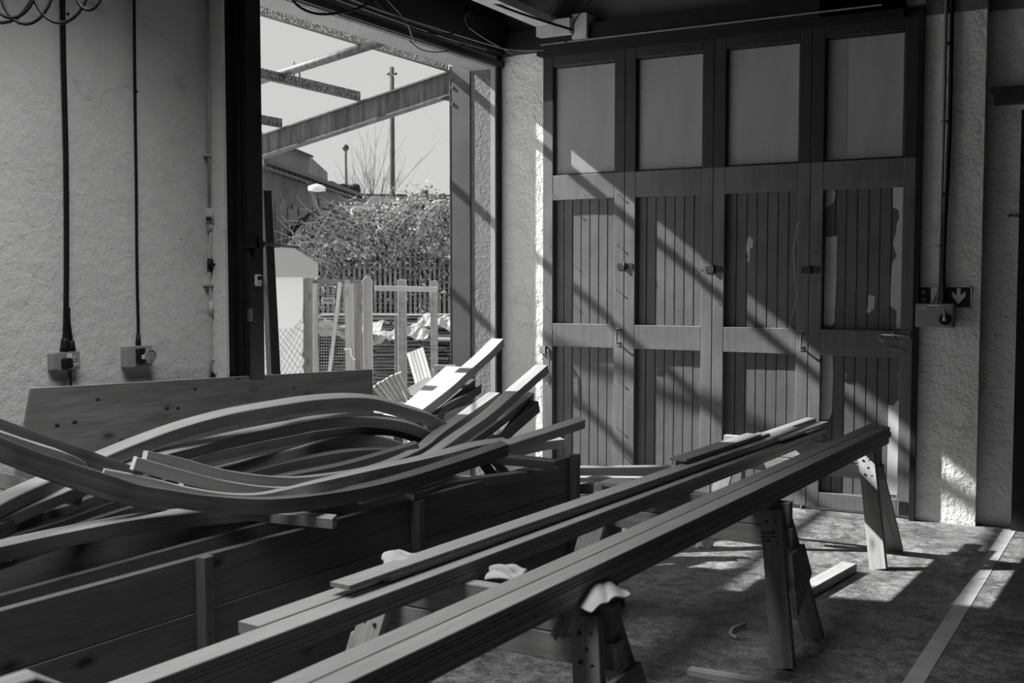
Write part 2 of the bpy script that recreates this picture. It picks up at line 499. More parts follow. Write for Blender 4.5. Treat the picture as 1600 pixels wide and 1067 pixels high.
b = MB(); b.box((4.5, -4.3, 0), (4.8, 8.1, 1.2)); b.box((4.5, -4.3, 3.2), (4.8, 8.1, 4.2)); b.box((4.5, -4.3, 1.2), (4.8, 8.1, 3.2))
struct('wall_right', b, M['backwall'], 'dark wall, out of frame')
struct('wall_front', MB().box((XO, -4.3, 0), (4.8, -4.0, 4.2)), M['backwall'], 'dark wall behind the camera')
# unseen roof, its light well added and shaped to keep direct sun out
b = MB(); SX0, SX1, SY0, SY1 = -3.55, -2.05, -.7, 3.5
b.box((XO, -4.3, 4.2), (SX0, 8.1, 4.4)); b.box((SX1, -4.3, 4.2), (4.8, 8.1, 4.4)); b.box((SX0, -4.3, 4.2), (SX1, SY0, 4.4)); b.box((SX0, SY1, 4.2), (SX1, 8.1, 4.4))
b.box((SX0 - .1, SY0, 4.4), (SX0, SY1, 7.2)); b.box((SX1, SY0, 4.4), (SX1 + .1, SY1, 4.8)); b.box((SX0, SY0 - .1, 4.4), (SX1, SY0, 5.6)); b.box((SX0, SY1, 4.4), (SX1, SY1 + .1, 5.2))
struct('ceiling', b, M['ceiling'], 'dark roof deck with an added light well, out of frame')
struct('trim_7', MB().box((-4.02, 2.0, 3.5), (-3.87, 7.5, 3.56)), M['white'], 'pale steel beam under the ceiling')
b = MB(); b.box((-4.0, 7.42, 3.42), (-3.72, YD, 3.53)); b.box((-3.72, 7.46, 3.38), (-3.60, YD, 3.56))
struct('trim_8', b, M['pipe'], 'pale beam bracket on the wall above the doors')
# timber framing of the folding doors
b = MB(); b.box((-4.06, 7.50, 3.345), (-1.37, YD, 3.49)); b.box((-4.06, 7.54, 3.30), (-1.37, YD, 3.345)); b.box((XW + .1, 7.50, 3.345), (-4.06, YD, 3.49)); b.box((-1.9, 7.50, 3.345), (-1.37, YD, 3.9))
struct('trim_9', b, M['black'], 'black header beam over the folding doors')
struct('trim_11', MB().box((-4.0, 7.488, 3.366), (-1.5, 7.50, 3.374)), M['greybox'], 'thin pale edge line along the header beam')
b = MB(); b.box((XW + .002, 7.615, 3.49), (-1.25, YD, 4.2)); b.box((-1.25, 7.615, 3.30), (-.88, YD, 4.2)); b.box((-.88, 7.70, 3.30), (1.0, 7.72, 4.2))
struct('trim_12', b, M['ceiling'], 'dark concrete lintel band above the folding doors')
struct('trim_13', MB().box((XW, 4.48, 3.72), (XW + .02, YD, 4.2)), M['ceiling'], 'dark wall band above the door track')
b = MB(); b.box((-1.285, 7.585, 0), (-1.25, 7.66, 3.36)); b.box((-1.4, 7.6, 3.32), (-1.25, 7.66, 3.36))
struct('trim_10', b, M['black'], 'black right doorpost of the folding doors')
b = MB(); b.box((-.665, 7.60, 0), (-.60, 7.72, 2.65))
b.box((-.60, 7.60, 0), (.35, 7.72, 2.65))
struct('door_5', b, M['black'], 'dark door at the right edge')
b = MB(); b.box((-.83, 7.60, 2.70), (-.58, 7.72, 2.78)); b.box((-.85, 7.58, 2.775), (-.58, 7.72, 2.80))
tag(build('closer_box', b, M['rust'], None, None, .003), 'dark metal box jutting from the wall near the top right corner', 'box')

b = MB(); rs = random.Random(2)
for k_ in range(7):
    c = ony(1575 + k_ * 3.1, 336 + rs.uniform(-.6, .6), 7.719); b.box((c.x, 7.717, c.z - .012), (c.x + rs.uniform(.004, .009), 7.72, c.z + rs.uniform(.004, .012)))
tag(build('wall_mark', b, M['rust']), 'small dark smudged marks on the wall by the dark door at right', 'mark')

# ------------------------------------------------------------------ folding doors
ZB = [(.02, .125), (1.075, 1.255), (2.205, 2.395), (3.225, 3.33)]
LB = ['first folding door leaf from the doorway, brightest in the sun', 'second folding door leaf with a broad diagonal sun band', 'third folding door leaf, with a pale torn chip in its upper boards', 'fourth folding door leaf with peeled white strips and bolt']
XS = [-4.05, -3.36, -2.67, -1.975, -1.285]
leaves = []
for k in range(4):
    x0, x1 = XS[k] + .002, XS[k + 1] - .002
    d = structroot('door_%d' % (k + 1), LB[k], ((x0 + x1) / 2, YD + .03, 0)); leaves.append(d)
    b = MB(); sw = .083
    zu = 2.97 if k == 0 else 2.395
    b.box((x0, YD, .02), (x0 + sw, YD + .075, zu)); b.box((x1 - sw, YD, .02), (x1, YD + .075, 2.395))
    for z0, z1 in ZB[:3]: b.box((x0 + sw, YD + .001, z0), (x1 - sw, YD + .075, z1))
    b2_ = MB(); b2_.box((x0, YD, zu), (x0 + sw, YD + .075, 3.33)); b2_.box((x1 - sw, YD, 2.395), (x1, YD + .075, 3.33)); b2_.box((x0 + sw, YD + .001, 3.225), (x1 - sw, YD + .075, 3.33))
    build('upper_frame', b2_, M['framedark'], d, 'darker upper framing around the glass', .004)  # upper stiles and top rail in a darker tone than the lower frame
    fm = build('leaf_frame', b, M['paint'], d, None, .004)
    for z0, z1 in ((.125, 1.075), (1.255, 2.205)):
        b = MB(); n = 7; wdt = (x1 - x0 - 2 * sw) / n
        for i in range(n):
            xa = x0 + sw + i * wdt
            g_ = .004
            j = random.uniform(-.0015, .0015)
            b.prism([(xa + .0015, YD + .060, z0), (xa + .0015, YD + .052 + j, z0), (xa + g_, YD + .046 + j, z0), (xa + wdt - g_, YD + .046 + j, z0), (xa + wdt - .0015, YD + .052 + j, z0), (xa + wdt - .0015, YD + .060, z0)], (0, 0, z1 - z0))
        b.box((x0 + sw, YD + .058, z0), (x1 - sw, YD + .066, z1))
        build('board_panel', b, M['paintboard'], d)
    gp = build('glass_pane', MB().box((x0 + sw, YD + .040, 2.395), (x1 - sw, YD + .047, 3.225)), M['glass'], d, 'obscured wired glass pane')
    # glazing bead
    b = MB()
    for xa in (x0 + sw, x1 - sw - .012): b.box((xa, YD + .025, 2.395), (xa + .012, YD + .041, 3.225))
    b.box((x0 + sw, YD + .025, 2.395), (x1 - sw, YD + .041, 2.407)); b.box((x0 + sw, YD + .025, 3.213), (x1 - sw, YD + .041, 3.225))
    build('glazing_bead', b, M['framedark'], d)

def patch(name, pts, Y, mat, parent, label=None):
    P = [ony(x, y, Y) for x, y in pts]
    return build(name, MB().prism(P, (0, .0016, 0)), mat, parent, label)
YB = YD + .0442
patch('bare_patch', [(1291, 296), (1303, 294), (1306, 303), (1303, 315), (1295, 322), (1290, 325)], YB, M['barewhite'], leaves[3], 'pale peeled patch')
patch('bare_patch', [(1290, 371), (1308, 368), (1307, 440), (1305, 480), (1304, 504), (1300, 509), (1287, 508)], YB, M['barewhite'], leaves[3], 'tall pale peeled strip')
patch('bare_patch', [(1395, 290), (1413, 290), (1412, 420), (1409, 513), (1400, 513), (1401, 486), (1391, 478), (1392, 440), (1394, 410), (1401, 400), (1395, 380), (1400, 362), (1401, 350), (1405, 340), (1404, 328), (1395, 324)], YB, M['barewhite'], leaves[3], 'long ragged peeled strip')
patch('bare_patch', [(1357, 460), (1367, 463), (1366, 482), (1357, 490), (1354, 486), (1356, 478)], YB, M['barewhite'], leaves[3], 'small pale peeled patch')
patch('bare_patch', [(1285, 553), (1301, 556), (1302, 580), (1300, 645), (1295, 655), (1283, 656)], YB, M['barewhite'], leaves[3], 'pale strip on the lower boards')
patch('bare_patch', [(1388, 632), (1396, 634), (1402, 626), (1406, 626), (1404, 774), (1385, 772)], YB, M['barewhite'], leaves[3], 'broad pale strip on the lower boards')
patch('bare_patch', [(1170, 368), (1175, 373), (1177, 375), (1176, 387), (1172, 388), (1171, 412), (1166, 405), (1169, 402), (1166, 392), (1167, 378)], YB, M['barewhite'], leaves[2], 'pale torn chip')
patch('pane_strip', [(1293, 58), (1325, 55), (1324, 150), (1322, 246), (1292, 249)], YD + .0385, M['greybox'], leaves[3], 'darker grey strip along the left of the wired glass')  # flat grey strip laid over the left side of the pane
pts = spline([ony(1247, 347, YB - .006), ony(1243, 375, YB - .01), ony(1240, 392, YB - .012), ony(1242, 430, YB - .008), ony(1244, 470, YB - .006), ony(1236, 500, YB - .006)], 5)
build('torn_strip', MB().sweep(pts, .004, .006, 0, (0, 1, 0), .2, True, w1=.003), M['barewhite'], leaves[2], 'curling pale torn strip')

def hinge(px, py, parent):
    c = ony(px, py, YD - .004); b = MB()
    for s in (-1, 1):
        b.box((c.x + s * .002, YD - .006, c.z - .022), (c.x + s * .062, YD - .001, c.z + .022))
        for q_ in (.02, .05):
            b.disc((c.x + s * q_, YD - .008, c.z), (0, 1, 0), .004, .004, 6)
    b.tube([(c.x, YD - .010, c.z - .03), (c.x, YD - .010, c.z + .03)], .008, 10)
    build('hinge', b, M['rust'], parent, None)
for k, (px, py) in enumerate([(976, 416), (1115, 421), (1266, 422)]): hinge(px, py, leaves[k])
hinge(1253, 795, leaves[2])
def dpull(px, py, parent):
    c = ony(px, py, YD); b = MB()
    b.tube(spline([(c.x, YD, c.z + .05), (c.x + .004, YD - .035, c.z + .045), (c.x + .006, YD - .045, c.z), (c.x + .004, YD - .035, c.z - .045), (c.x, YD, c.z - .05)], 5), .008, 8)
    b.box((c.x - .014, YD - .004, c.z + .035), (c.x + .014, YD, c.z + .07)); b.box((c.x - .014, YD - .004, c.z - .07), (c.x + .014, YD, c.z - .035))
    build('pull_handle', b, M['steel'], parent, 'small D-shaped steel pull')
dpull(966, 526, leaves[0]); dpull(1253, 532, leaves[2])
b = MB(); c = ony(1405, 523, YD)
b.box((c.x - .05, YD - .006, c.z - .022), (c.x + .10, YD, c.z + .022)); b.tube([(c.x - .11, YD - .02, c.z), (c.x + .12, YD - .02, c.z)], .010, 10)
b.tube(spline([(c.x - .105, YD - .02, c.z), (c.x - .115, YD - .03, c.z - .03), (c.x - .095, YD - .035, c.z - .042), (c.x - .08, YD - .035, c.z - .02)], 5), .005, 8)
b.box((c.x - .04, YD - .028, c.z - .024), (c.x - .025, YD, c.z + .024)); b.box((c.x + .06, YD - .028, c.z - .024), (c.x + .075, YD, c.z + .024))
build('slide_bolt', b, M['steel'], leaves[3], 'steel slide bolt with a hooked end')
b = MB(); c = ony(1401, 546, YD); b.prism([(c.x - .05, YD - .006, c.z + .014), (c.x + .045, YD - .006, c.z - .002), (c.x + .05, YD - .006, c.z - .016), (c.x - .04, YD - .006, c.z - .006)], (0, .006, 0))
build('keep_plate', b, M['steel'], leaves[3])
b = MB(); c = ony(1412, 793, YD); b.box((c.x - .03, YD - .01, c.z - .05), (c.x + .02, YD, c.z + .04)); build('foot_bolt', b, M['black'], leaves[3])
for k, L_ in ((0, [(866, 306), (912, 304), (965, 304), (860, 386), (964, 383), (861, 450), (963, 452), (863, 519), (965, 594), (964, 668), (852, 480)]), (1, [(974, 712), (1080, 408)]), (2, [(1124, 475), (1256, 507), (1248, 560)]), (3, [(1273, 396), (1333, 520), (1330, 545), (1404, 586), (1420, 670), (1421, 560)])):
    b = MB()
    for x, y in L_:
        c = ony(x, y, YD); b.tube([(c.x, YD + .002, c.z), (c.x, YD - .022, c.z)], .0025, 6); b.disc((c.x, YD - .025, c.z), (0, 1, 0), .007, .005, 8)
    build('nail', b, M['steel'], leaves[k], 'pale nail heads standing proud', kind='stuff')
# long strap bolt beside the first leaf
b = MB(); c0 = ony(850, 546, YD); c1 = ony(855, 597, YD)
b.box((c0.x - .03, YD - .02, c0.z - .03), (c0.x + .02, YD, c0.z + .03)); b.tube(spline([(c0.x + .04, YD - .012, c0.z + .0), (c0.x + .055, YD - .02, c0.z - .06), (c0.x + .05, YD - .02, c1.z), (c1.x - .0, YD - .012, c1.z - .01)], 4), .006, 8)
build('catch', b, M['steel'], leaves[0], 'grey metal catch at the leaf edge')

# ------------------------------------------------------------------ dark sliding leaf standing at the left of the opening
d = structroot('door_6', 'black door leaf folded back at the left of the doorway', (-4.29, 4.64, 0))
P0 = onx(387, 400, -4.27); P1 = onx(415, 400, -4.25)
b = MB(); b.box((-4.36, P0.y, .02), (-4.262, P1.y - .004, 3.32)); b.box((-4.40, 4.56, .02), (-4.30, P0.y, 3.30))
build('leaf_frame', b, M['blacksteel'], d, None, .003)
c = onx(402, 438, -4.258)
t1 = thing('thermometer', 'small white digital thermometer on the black door leaf', 'thermometer', c)
b = MB(); b.box((c.x - .004, c.y - .022, c.z - .032), (c.x + .016, c.y + .022, c.z + .032)); build('case', b, M['white'], t1, None, .006)
b = MB(); b.box((c.x + .015, c.y - .016, c.z + .002), (c.x + .0175, c.y + .016, c.z + .024)); build('display', b, M['cable'], t1, 'dark display')
b = MB()
for i in range(3): b.box((c.x + .015, c.y - .014 + i * .0105, c.z - .018), (c.x + .018, c.y - .007 + i * .0105, c.z - .010))
build('button', b, M['greyplastic'], t1, kind='stuff')
c = onx(393, 378, -4.258); b = MB()
b.box((c.x - .02, c.y - .03, c.z - .035), (c.x + .02, c.y + .04, c.z + .03)); b.prism([(c.x + .02, c.y + .02, c.z + .03), (c.x + .02, c.y + .09, c.z), (c.x + .02, c.y + .08, c.z - .03), (c.x + .02, c.y + .02, c.z - .03)], (-.02, 0, 0))
e = onx(467, 387, -4.45)
b.tube([(c.x + .01, c.y + .04, c.z - .003), tuple(e)], .007, 8)
b.box((c.x, c.y + .01, c.z - .09), (c.x + .018, c.y + .05, c.z - .03))
build('latch', b, M['black'], d, 'black latch with a long thin bar')
c = onx(391, 492, -4.258); b = MB(); b.box((c.x - .01, c.y - .01, c.z - .035), (c.x + .008, c.y + .01, c.z + .035))
b.disc((c.x + .008, c.y, c.z + .018), (1, 0, 0), .003, .003, 8); b.disc((c.x + .008, c.y, c.z - .018), (1, 0, 0), .003, .003, 8)
build('keeper', b, M['steel'], d)
a_, b_ = onx(414, 298, -4.9), onx(433, 700, -4.9); b_ = a_ + (b_ - a_) * ((a_.z + .02) / (a_.z - b_.z))
tag(build('leaning_plank', MB().sweep([a_, b_], .075, .05, 0, (1, 0, 0), .1, False, w1=.10), M['black']), 'black plank leaning outside against the left doorway edge', 'plank')

# ------------------------------------------------------------------ electrics and pipes
def wcable(name, pts, r, label, mat='cable', X=XW + .02, cat='cable'):
    P = spline([onx(x, y, X) for x, y in pts], 6)
    return tag(build(name, MB().tube(P, r, 8), M[mat]), label, cat)
X_ = XW + .016
b = MB()
b.tube(spline([onx(97, -60, X_), onx(99, 80, X_), onx(103, 250, X_), onx(104, 400, X_), onx(103, 500, X_), onx(101, 540, X_)], 6), .0125, 8)
b.tube(spline([onx(107, 480, X_), onx(107, 500, X_), onx(111, 530, X_), onx(112, 545, X_)], 6), .009, 8)
b.tube(spline([onx(101, 528, X_), onx(101, 548, X_)], 3), .014, 10, .022); b.tube(spline([onx(112, 532, X_), onx(112, 548, X_)], 3), .012, 10, .020)
for y in (22, 300, 492): b.ball(onx(106, y, X_ + .01), .008)
tag(build('black_cable', b, M['cable']), 'thick black cable running down to the plugged socket', 'cable')
b = MB(); b.tube(spline([onx(209, -60, X_), onx(211, 150, X_), onx(213, 300, X_), onx(214, 420, X_), onx(216, 510, X_), onx(216, 540, X_)], 6), .0075, 8)
b.tube([onx(216, 522, X_), onx(216, 543, X_)], .010, 10, .016)
for y in (143, 305, 424): b.ball(onx(214, y, X_ + .006), .006)
tag(build('black_cable', b, M['cable']), 'thinner black cable running down to the switched socket', 'cable')
# plugged twin socket
c = onx(103, 564, XW + .035)
s_ = thing('twin_socket', 'grey metal twin socket with a black plug', 'socket', (XW, c.y, c.z))
b = MB(); b.box((XW, c.y - .078, c.z - .043), (XW + .035, c.y + .078, c.z + .043)); build('back_box', b, M['greybox'], s_, None, .008)
b = MB(); b.box((XW + .035, c.y - .05, c.z - .042), (XW + .038, c.y + .077, c.z + .042)); build('faceplate', b, M['greybox'], s_, None, .002)
b = MB(); y = c.y + .048
b.box((XW + .037, y - .006, c.z - .002), (XW + .041, y + .006, c.z + .02)); b.box((XW + .037, y - .02, c.z - .028), (XW + .041, y - .003, c.z - .012)); b.box((XW + .037, y + .003, c.z - .028), (XW + .041, y + .02, c.z - .012))
fp = build('socket_outlet', b, M['white'], s_, 'white outlet surround')
for ya_, yb_, za_, zb2_ in ((-.003, .003, .004, .014), (-.014, -.008, -.023, -.017), (.008, .014, -.023, -.017)):
    build('pin_hole', MB().box((XW + .037, y + ya_, c.z + za_), (XW + .042, y + yb_, c.z + zb2_)), M['cable'], s_)
b = MB(); b.box((XW + .037, c.y + .004, c.z + .010), (XW + .042, c.y + .030, c.z + .034)); build('sticker', b, M['signwhite'], s_, 'small white sticker')
c2 = Vector((XW + .04, c.y - .01, c.z - .01))
pl = thing('plug', 'black plug pushed into the left half of the twin socket', 'plug', c2)
b = MB(); b.box((XW + .038, c2.y - .025, c2.z - .024), (XW + .075, c2.y + .025, c2.z + .026)); build('plug_body', b, M['cable'], pl, None, .012)
b = MB(); b.tube(spline([(XW + .07, c2.y, c2.z - .02), (XW + .068, c2.y + .004, c2.z - .06), (XW + .06, c2.y + .014, c2.z - .12), (XW + .035, c2.y + .02, c2.z - .6)], 5), .006, 8)
b.tube([(XW + .07, c2.y, c2.z - .02), (XW + .067, c2.y + .005, c2.z - .06)], .011, 8, .007)
build('flex', b, M['cable'], pl)
# switched socket
c = onx(217, 557, XW + .03)
s_ = thing('rotary_socket', 'pale grey industrial socket with black square plate and round dial', 'socket', (XW, c.y, c.z))
b = MB(); b.box((XW, c.y - .09, c.z - .05), (XW + .045, c.y + .075, c.z + .055))
for i in range(4): b.box((XW + .008 + i * .009, c.y - .093, c.z - .045), (XW + .011 + i * .009, c.y - .088, c.z + .05))
build('housing', b, M['greyplastic'], s_, None, .006)
b = MB(); b.box((XW + .045, c.y - .035, c.z - .038), (XW + .053, c.y + .025, c.z + .042)); build('switch_plate', b, M['cable'], s_, 'black square plate', .003)
for yy in (-.03, .02):
    for zz in (-.031, .035): build('screw', MB().disc((XW + .052, c.y + yy, c.z + zz), (1, 0, 0), .003, .003, 8), M['steel'], s_)
b = MB(); b.box((XW + .052, c.y - .002, c.z - .012), (XW + .056, c.y + .018, c.z + .010)); build('switch_label', b, M['signwhite'], s_, 'white square label')
b = MB(); b.disc((XW + .045, c.y + .05, c.z), (1, 0, 0), .036, .016, 24); dl = build('dial', b, M['greyplastic'], s_)
b = MB(); b.tube([Vector((XW + .062, c.y + .05 + .033 * math.cos(a), c.z + .033 * math.sin(a))) for a in [i * .5 for i in range(5)]], .003, 6); b.box((XW + .062, c.y + .046, c.z - .02), (XW + .068, c.y + .054, c.z + .02)); build('pointer', b, M['greybox'], dl)
# painted conduit near the post
b = MB(); XP = XW + .018
pp = thing('painted_conduit', 'white painted conduit with fittings beside the black doorpost', 'pipe', onx(327, 590, XP))
b.tube([onx(325, -50, XP), onx(327, 325, XP)], .0095, 10); b.tube(spline([onx(329, 360, XP), onx(328, 385, XP), onx(327, 410, XP), onx(327, 440, XP), onx(329, 470, XP), onx(329, 590, XP)], 4), .008, 10)
b.tube(spline([onx(331, 562, XP), onx(344, 562, XP), onx(346, 566, XP), onx(345, 592, XP)], 5), .007, 8)
build('conduit', b, M['pipe'], pp)
for y in (243, 445): q_ = onx(325, y, XW + .01); build('pipe_clip', MB().box((XW, q_.y - .03, q_.z - .006), (XW + .03, q_.y + .03, q_.z + .006)), M['pipe'], pp)
b = MB(); b.tube([onx(328, 326, XP), onx(328, 350, XP)], .022, 12); b.tube([onx(328, 350, XP), onx(328, 362, XP)], .020, 12, .010); build('coupling', b, M['pipe'], pp)
q_ = onx(326, 342, XP + .02)
for o_ in (-.015, .003): build('coupling_window', MB().box((q_.x, q_.y + o_, q_.z - .012), (q_.x + .004, q_.y + o_ + .012, q_.z + .012)), M['cable'], pp)
b = MB(); b.tube([onx(330, 470, XP), onx(330, 495, XP)], .015, 10, .012); build('joint', b, M['pipe'], pp)
b = MB(); b.tube([onx(328, 404, XP), onx(328, 425, XP)], .014, 8); b.tube(spline([onx(328, 414, XP + .01), onx(336, 413, XP + .02), onx(347, 413, XP + .02)], 3), .009, 8, .003); b.ball(onx(329, 408, XP), .016); build('tap', b, M['cable'], pp, 'black tap with a lever')
b = MB(); b.ball(onx(331, 585, XP), .016); b.tube([onx(333, 586, XP + .01), onx(341, 588, XP + .01)], .006, 8); build('tap', b, M['cable'], pp, 'small black tap')

# hanging coils and loose cables
def loopc(c, r, n=28, tilt=0.0, sq=1.0):
    out = []
    for i in range(n + 1):
        a = 2 * math.pi * i / n
        out.append(Vector(c) + RT * (r * math.cos(a)) + Vector((0, 0, 1)) * (r * sq * math.sin(a)) + FW * (tilt * math.sin(a)))
    return out
b = MB()
for (cx_, cy_, r_, s_q) in ((20, -42, .10, 1.7), (42, -36, .105, 1.7), (95, -45, .115, 1.7), (140, -40, .062, 2.2), (5, -48, .13, 1.55)):
    b.tube(loopc(at(cx_, cy_, 4.1), r_, 28, .02, s_q), .0065, 7)
b.tube([at(60, -20, 4.1), at(62, -240, 4.15)], .006, 7)
tag(build('cable_coil', b, M['cable']), 'coil of black cable hanging in loops at the top left corner', 'cable')
def loose(pts, d, r, label, name='loose_cable', mat='cable'):
    def dlim(x, y, dd):
        q = ray(x, y); return min(dd, -4.30 / q.x, 7.45 / q.y)
    P = spline([at(x, y, dlim(x, y, dd)) for (x, y), dd in zip(pts, [d[0] + (d[1] - d[0]) * i / (len(pts) - 1) for i in range(len(pts))])], 8)
    return tag(build(name, MB().tube(P, r, 7), M[mat]), label, 'cable')
loose([(440, -30), (457, 0), (475, 15), (500, 22), (530, 20), (562, 12), (600, -8)], (6.2, 6.4), .008, 'thick black cable sagging in front of the lintel')
loose([(585, -10), (590, 5), (620, 27), (650, 47), (690, 54), (718, 49), (733, 42), (737, 30), (731, 22), (727, 30), (733, 42), (738, 36), (736, 24), (737, 10), (740, -15)], (7.4, 7.8), .006, 'black cable ending in a hanging loop below the ceiling')
loose([(733, 44), (760, 62), (800, 84)], (7.8, 8.4), .0022, 'thin pale wire slanting down from the hanging loop', 'loose_wire', 'pipe')
loose([(520, -12), (600, 18), (700, 50), (765, 70), (800, 78), (850, 79)], (7.2, 8.5), .005, 'long pale cable following the black door track', 'loose_cable', 'greybox')
loose([(505, -8), (590, 22), (690, 57), (760, 78)], (7.2, 8.4), .004, 'second pale cable beside the long one on the door track', 'loose_cable', 'greybox')
loose([(600, -5), (625, 22), (637, 38), (643, 55), (650, 68)], (7.6, 7.8), .0035, 'thin wire hanging down in front of the lintel', 'loose_wire', 'greybox')
loose([(640, 64), (660, 78), (690, 81), (720, 72), (755, 52), (775, 48)], (7.8, 8.3), .0035, 'thin wire curving below the door track', 'loose_wire', 'cable')
loose([(745, -6), (800, 16), (850, 33), (880, 42), (896, 47)], (7.6, 8.0), .009, 'black cable lying along the pale ceiling beam')
loose([(930, -10), (922, 3), (905, 22), (896, 38), (896, 50), (890, 60), (878, 72)], (7.9, 8.1), .005, 'black cable curling down over the beam bracket')

# exit sign, switch box and conduits on the right pier
YP = YD
P0 = ony(1441, 447, YP); P1 = ony(1518, 482, YP)
s_ = thing('exit_sign', 'fire exit sign with a pale down arrow behind the switch box', 'sign', (P0.x, YP, P1.z))
zt, zb, xl, xr = P0.z, P1.z + .0, -1.249, P1.x
b = MB(); b.box((xl, YP - .006, zb), (xr, YP - .0005, zt)); build('sign_plate', b, M['signgreen'], s_)
b = MB(); b.box((xl, YP - .008, zt - .006), (xr, YP - .005, zt)); b.box((xl, YP - .008, zb), (xr, YP - .005, zb + .006)); b.box((xr - .007, YP - .008, zb), (xr, YP - .005, zt)); build('sign_border', b, M['signwhite'], s_)
ax, az = ony(1498, 465, YP).x, (zt + zb) / 2
k = .033
poly = [(-.011, .055), (.011, .055), (.011, .012), (.038, .036), (.038, .006), (.0, -.042), (-.038, .006), (-.038, .036), (-.011, .012)]
b = MB(); b.prism([(ax + x * 1.05, YP - .0085, az + z * 1.05) for x, z in poly], (0, .003, 0)); build('down_arrow', b, M['signwhite'], s_, 'pale down arrow')
build('lettering', text_mesh('e', .058, (xl + .008, YP - .0075, az + .018), (1, 0, 0), (0, 0, 1)), M['signwhite'], s_, 'end of the words on the sign')
build('lettering', text_mesh('it', .058, (xl + .008, YP - .0075, az - .035), (1, 0, 0), (0, 0, 1)), M['signwhite'], s_, 'end of the words on the sign')
b = MB(); c = ony(1459, 464, YP); b.box((c.x - .018, YP - .0085, zb + .01), (c.x + .05, YP - .005, zt - .01)); pn = build('door_symbol', b, M['signwhite'], s_, 'pale doorway symbol')
b = MB(); hx = c.x + .02
b.ball((hx + .004, YP - .009, az + .035), .008, (1, .2, 1)); b.tube([(hx, YP - .009, az + .024), (hx - .006, YP - .009, az - .005)], .007, 6); b.tube([(hx - .006, YP - .009, az - .005), (hx + .012, YP - .009, az - .02), (hx + .008, YP - .009, az - .042)], .004, 6); b.tube([(hx - .006, YP - .009, az - .005), (hx - .014, YP - .009, az - .025), (hx - .02, YP - .009, az - .03)], .004, 6); b.tube([(hx, YP - .009, az + .02), (hx + .016, YP - .009, az + .006)], .003, 6)
build('running_figure', b, M['signgreen'], pn)
P0 = ony(1431, 474, YP - .1); P1 = ony(1489, 512, YP - .1)
s_ = thing('switch_box', 'grey metal isolator box with a black rotary handle', 'box', (P0.x, YP, P1.z))
b = MB(); b.box((P0.x, YP - .10, P1.z), (P1.x, YP, P0.z)); build('enclosure', b, M['greybox'], s_, None, .004)
yb = YP - .10
c = ony(1477, 499, yb)
b = MB(); b.disc((c.x, yb - .02, c.z), (0, 1, 0), .036, .02, 24); hb = build('rotary_handle', b, M['cable'], s_, 'black round handle base')
b = MB(); b.tube([(c.x, yb - .03, c.z), (c.x - .004, yb - .03, c.z + .075)], .006, 8); build('handle_lever', b, M['greyplastic'], hb); b = MB(); b.box((c.x - .012, yb - .034, c.z - .01), (c.x + .006, yb - .018, c.z + .02)); build('handle_key', b, M['signwhite'], hb)
b = MB(); c3 = ony(1459, 477, yb); b.box((c3.x - .04, yb - .002, c3.z - .004), (c3.x + .04, yb, c3.z + .004)); build('box_label', b, M['signwhite'], s_, 'long white label strip')
b = MB(); c3 = ony(1441, 481, yb); b.box((c3.x - .022, yb - .002, c3.z - .006), (c3.x + .022, yb, c3.z + .006)); lb = build('box_label', b, M['signwhite'], s_, 'small white label')
b = MB()
for i in range(4): b.box((c3.x - .018 + i * .0095, yb - .003, c3.z - .004), (c3.x - .012 + i * .0095, yb - .002, c3.z + .004))
build('label_mark', b, M['greybox'], lb)
for z_ in (P0.z - .02, P1.z + .012): build('screw', MB().disc((P1.x - .012, yb - .002, z_), (0, 1, 0), .004, .003, 8), M['steel'], s_)
yc = YP - .03
b = MB(); b.tube([ony(1480, -40, yc), ony(1474, 200, yc), ony(1466, 470, yc)], .012, 10); 
for y in (190, 385): b.ball(ony(1467 + (385 - y) * .03, y, yc), .018, (1, 1, .6))
tag(build('metal_conduit', b, M['greybox']), 'grey metal conduit running down into the switch box', 'pipe')
b = MB(); b.tube(spline([ony(1488, -40, yc), ony(1485, 150, yc), ony(1481, 260, yc), ony(1476, 360, yc), ony(1474, 430, yc), ony(1475, 474, yc)], 5), .014, 10)
for y, x in ((68, 1483), (190, 1482), (304, 1476)): b.ball(ony(x, y, yc), .02, (1, 1, .6))
tag(build('black_cable', b, M['cable']), 'black cable beside the conduit above the switch box', 'cable')

# ------------------------------------------------------------------ trough of pine boards
bx = thing('timber_trough', 'long knotty pine trough holding the curved timbers', 'trough', (-3.1, 3.2, 0))
def nx(y): return -3.085 + .060 * y          # near face
y0, y1 = .7, 5.56
for zt, zb_, dd in ((.60, .405, 0), (.402, .21, .002), (.207, .01, .001)):
    b = MB(); b.sweep([(nx(y0) - .017 + dd, y0, zt), (nx(y1) - .017 + dd, y1, zt)], .034, zt - zb_, 0, (0, 0, 1), .05)
    build('side_board', b, M['pine'], bx)
def fx(y): return -3.60 + .012 * y
b = MB(); b.sweep([(fx(y0), y0, .455), (fx(5.5), 5.5, .455)], .03, .22); build('side_board', b, M['pine'], bx)
b = MB(); b.sweep([(fx(y0), y0, .23), (fx(5.5), 5.5, .23)], .03, .22); build('side_board', b, M['pine'], bx)
b = MB(); b.box((-3.56, y0, .02), (-3.08, 5.5, .045)); build('base_board', b, M['pine'], bx)
b = MB(); b.box((-3.56, 5.46, .05), (-2.79, 5.49, .44)); build('end_board', b, M['pine'], bx)
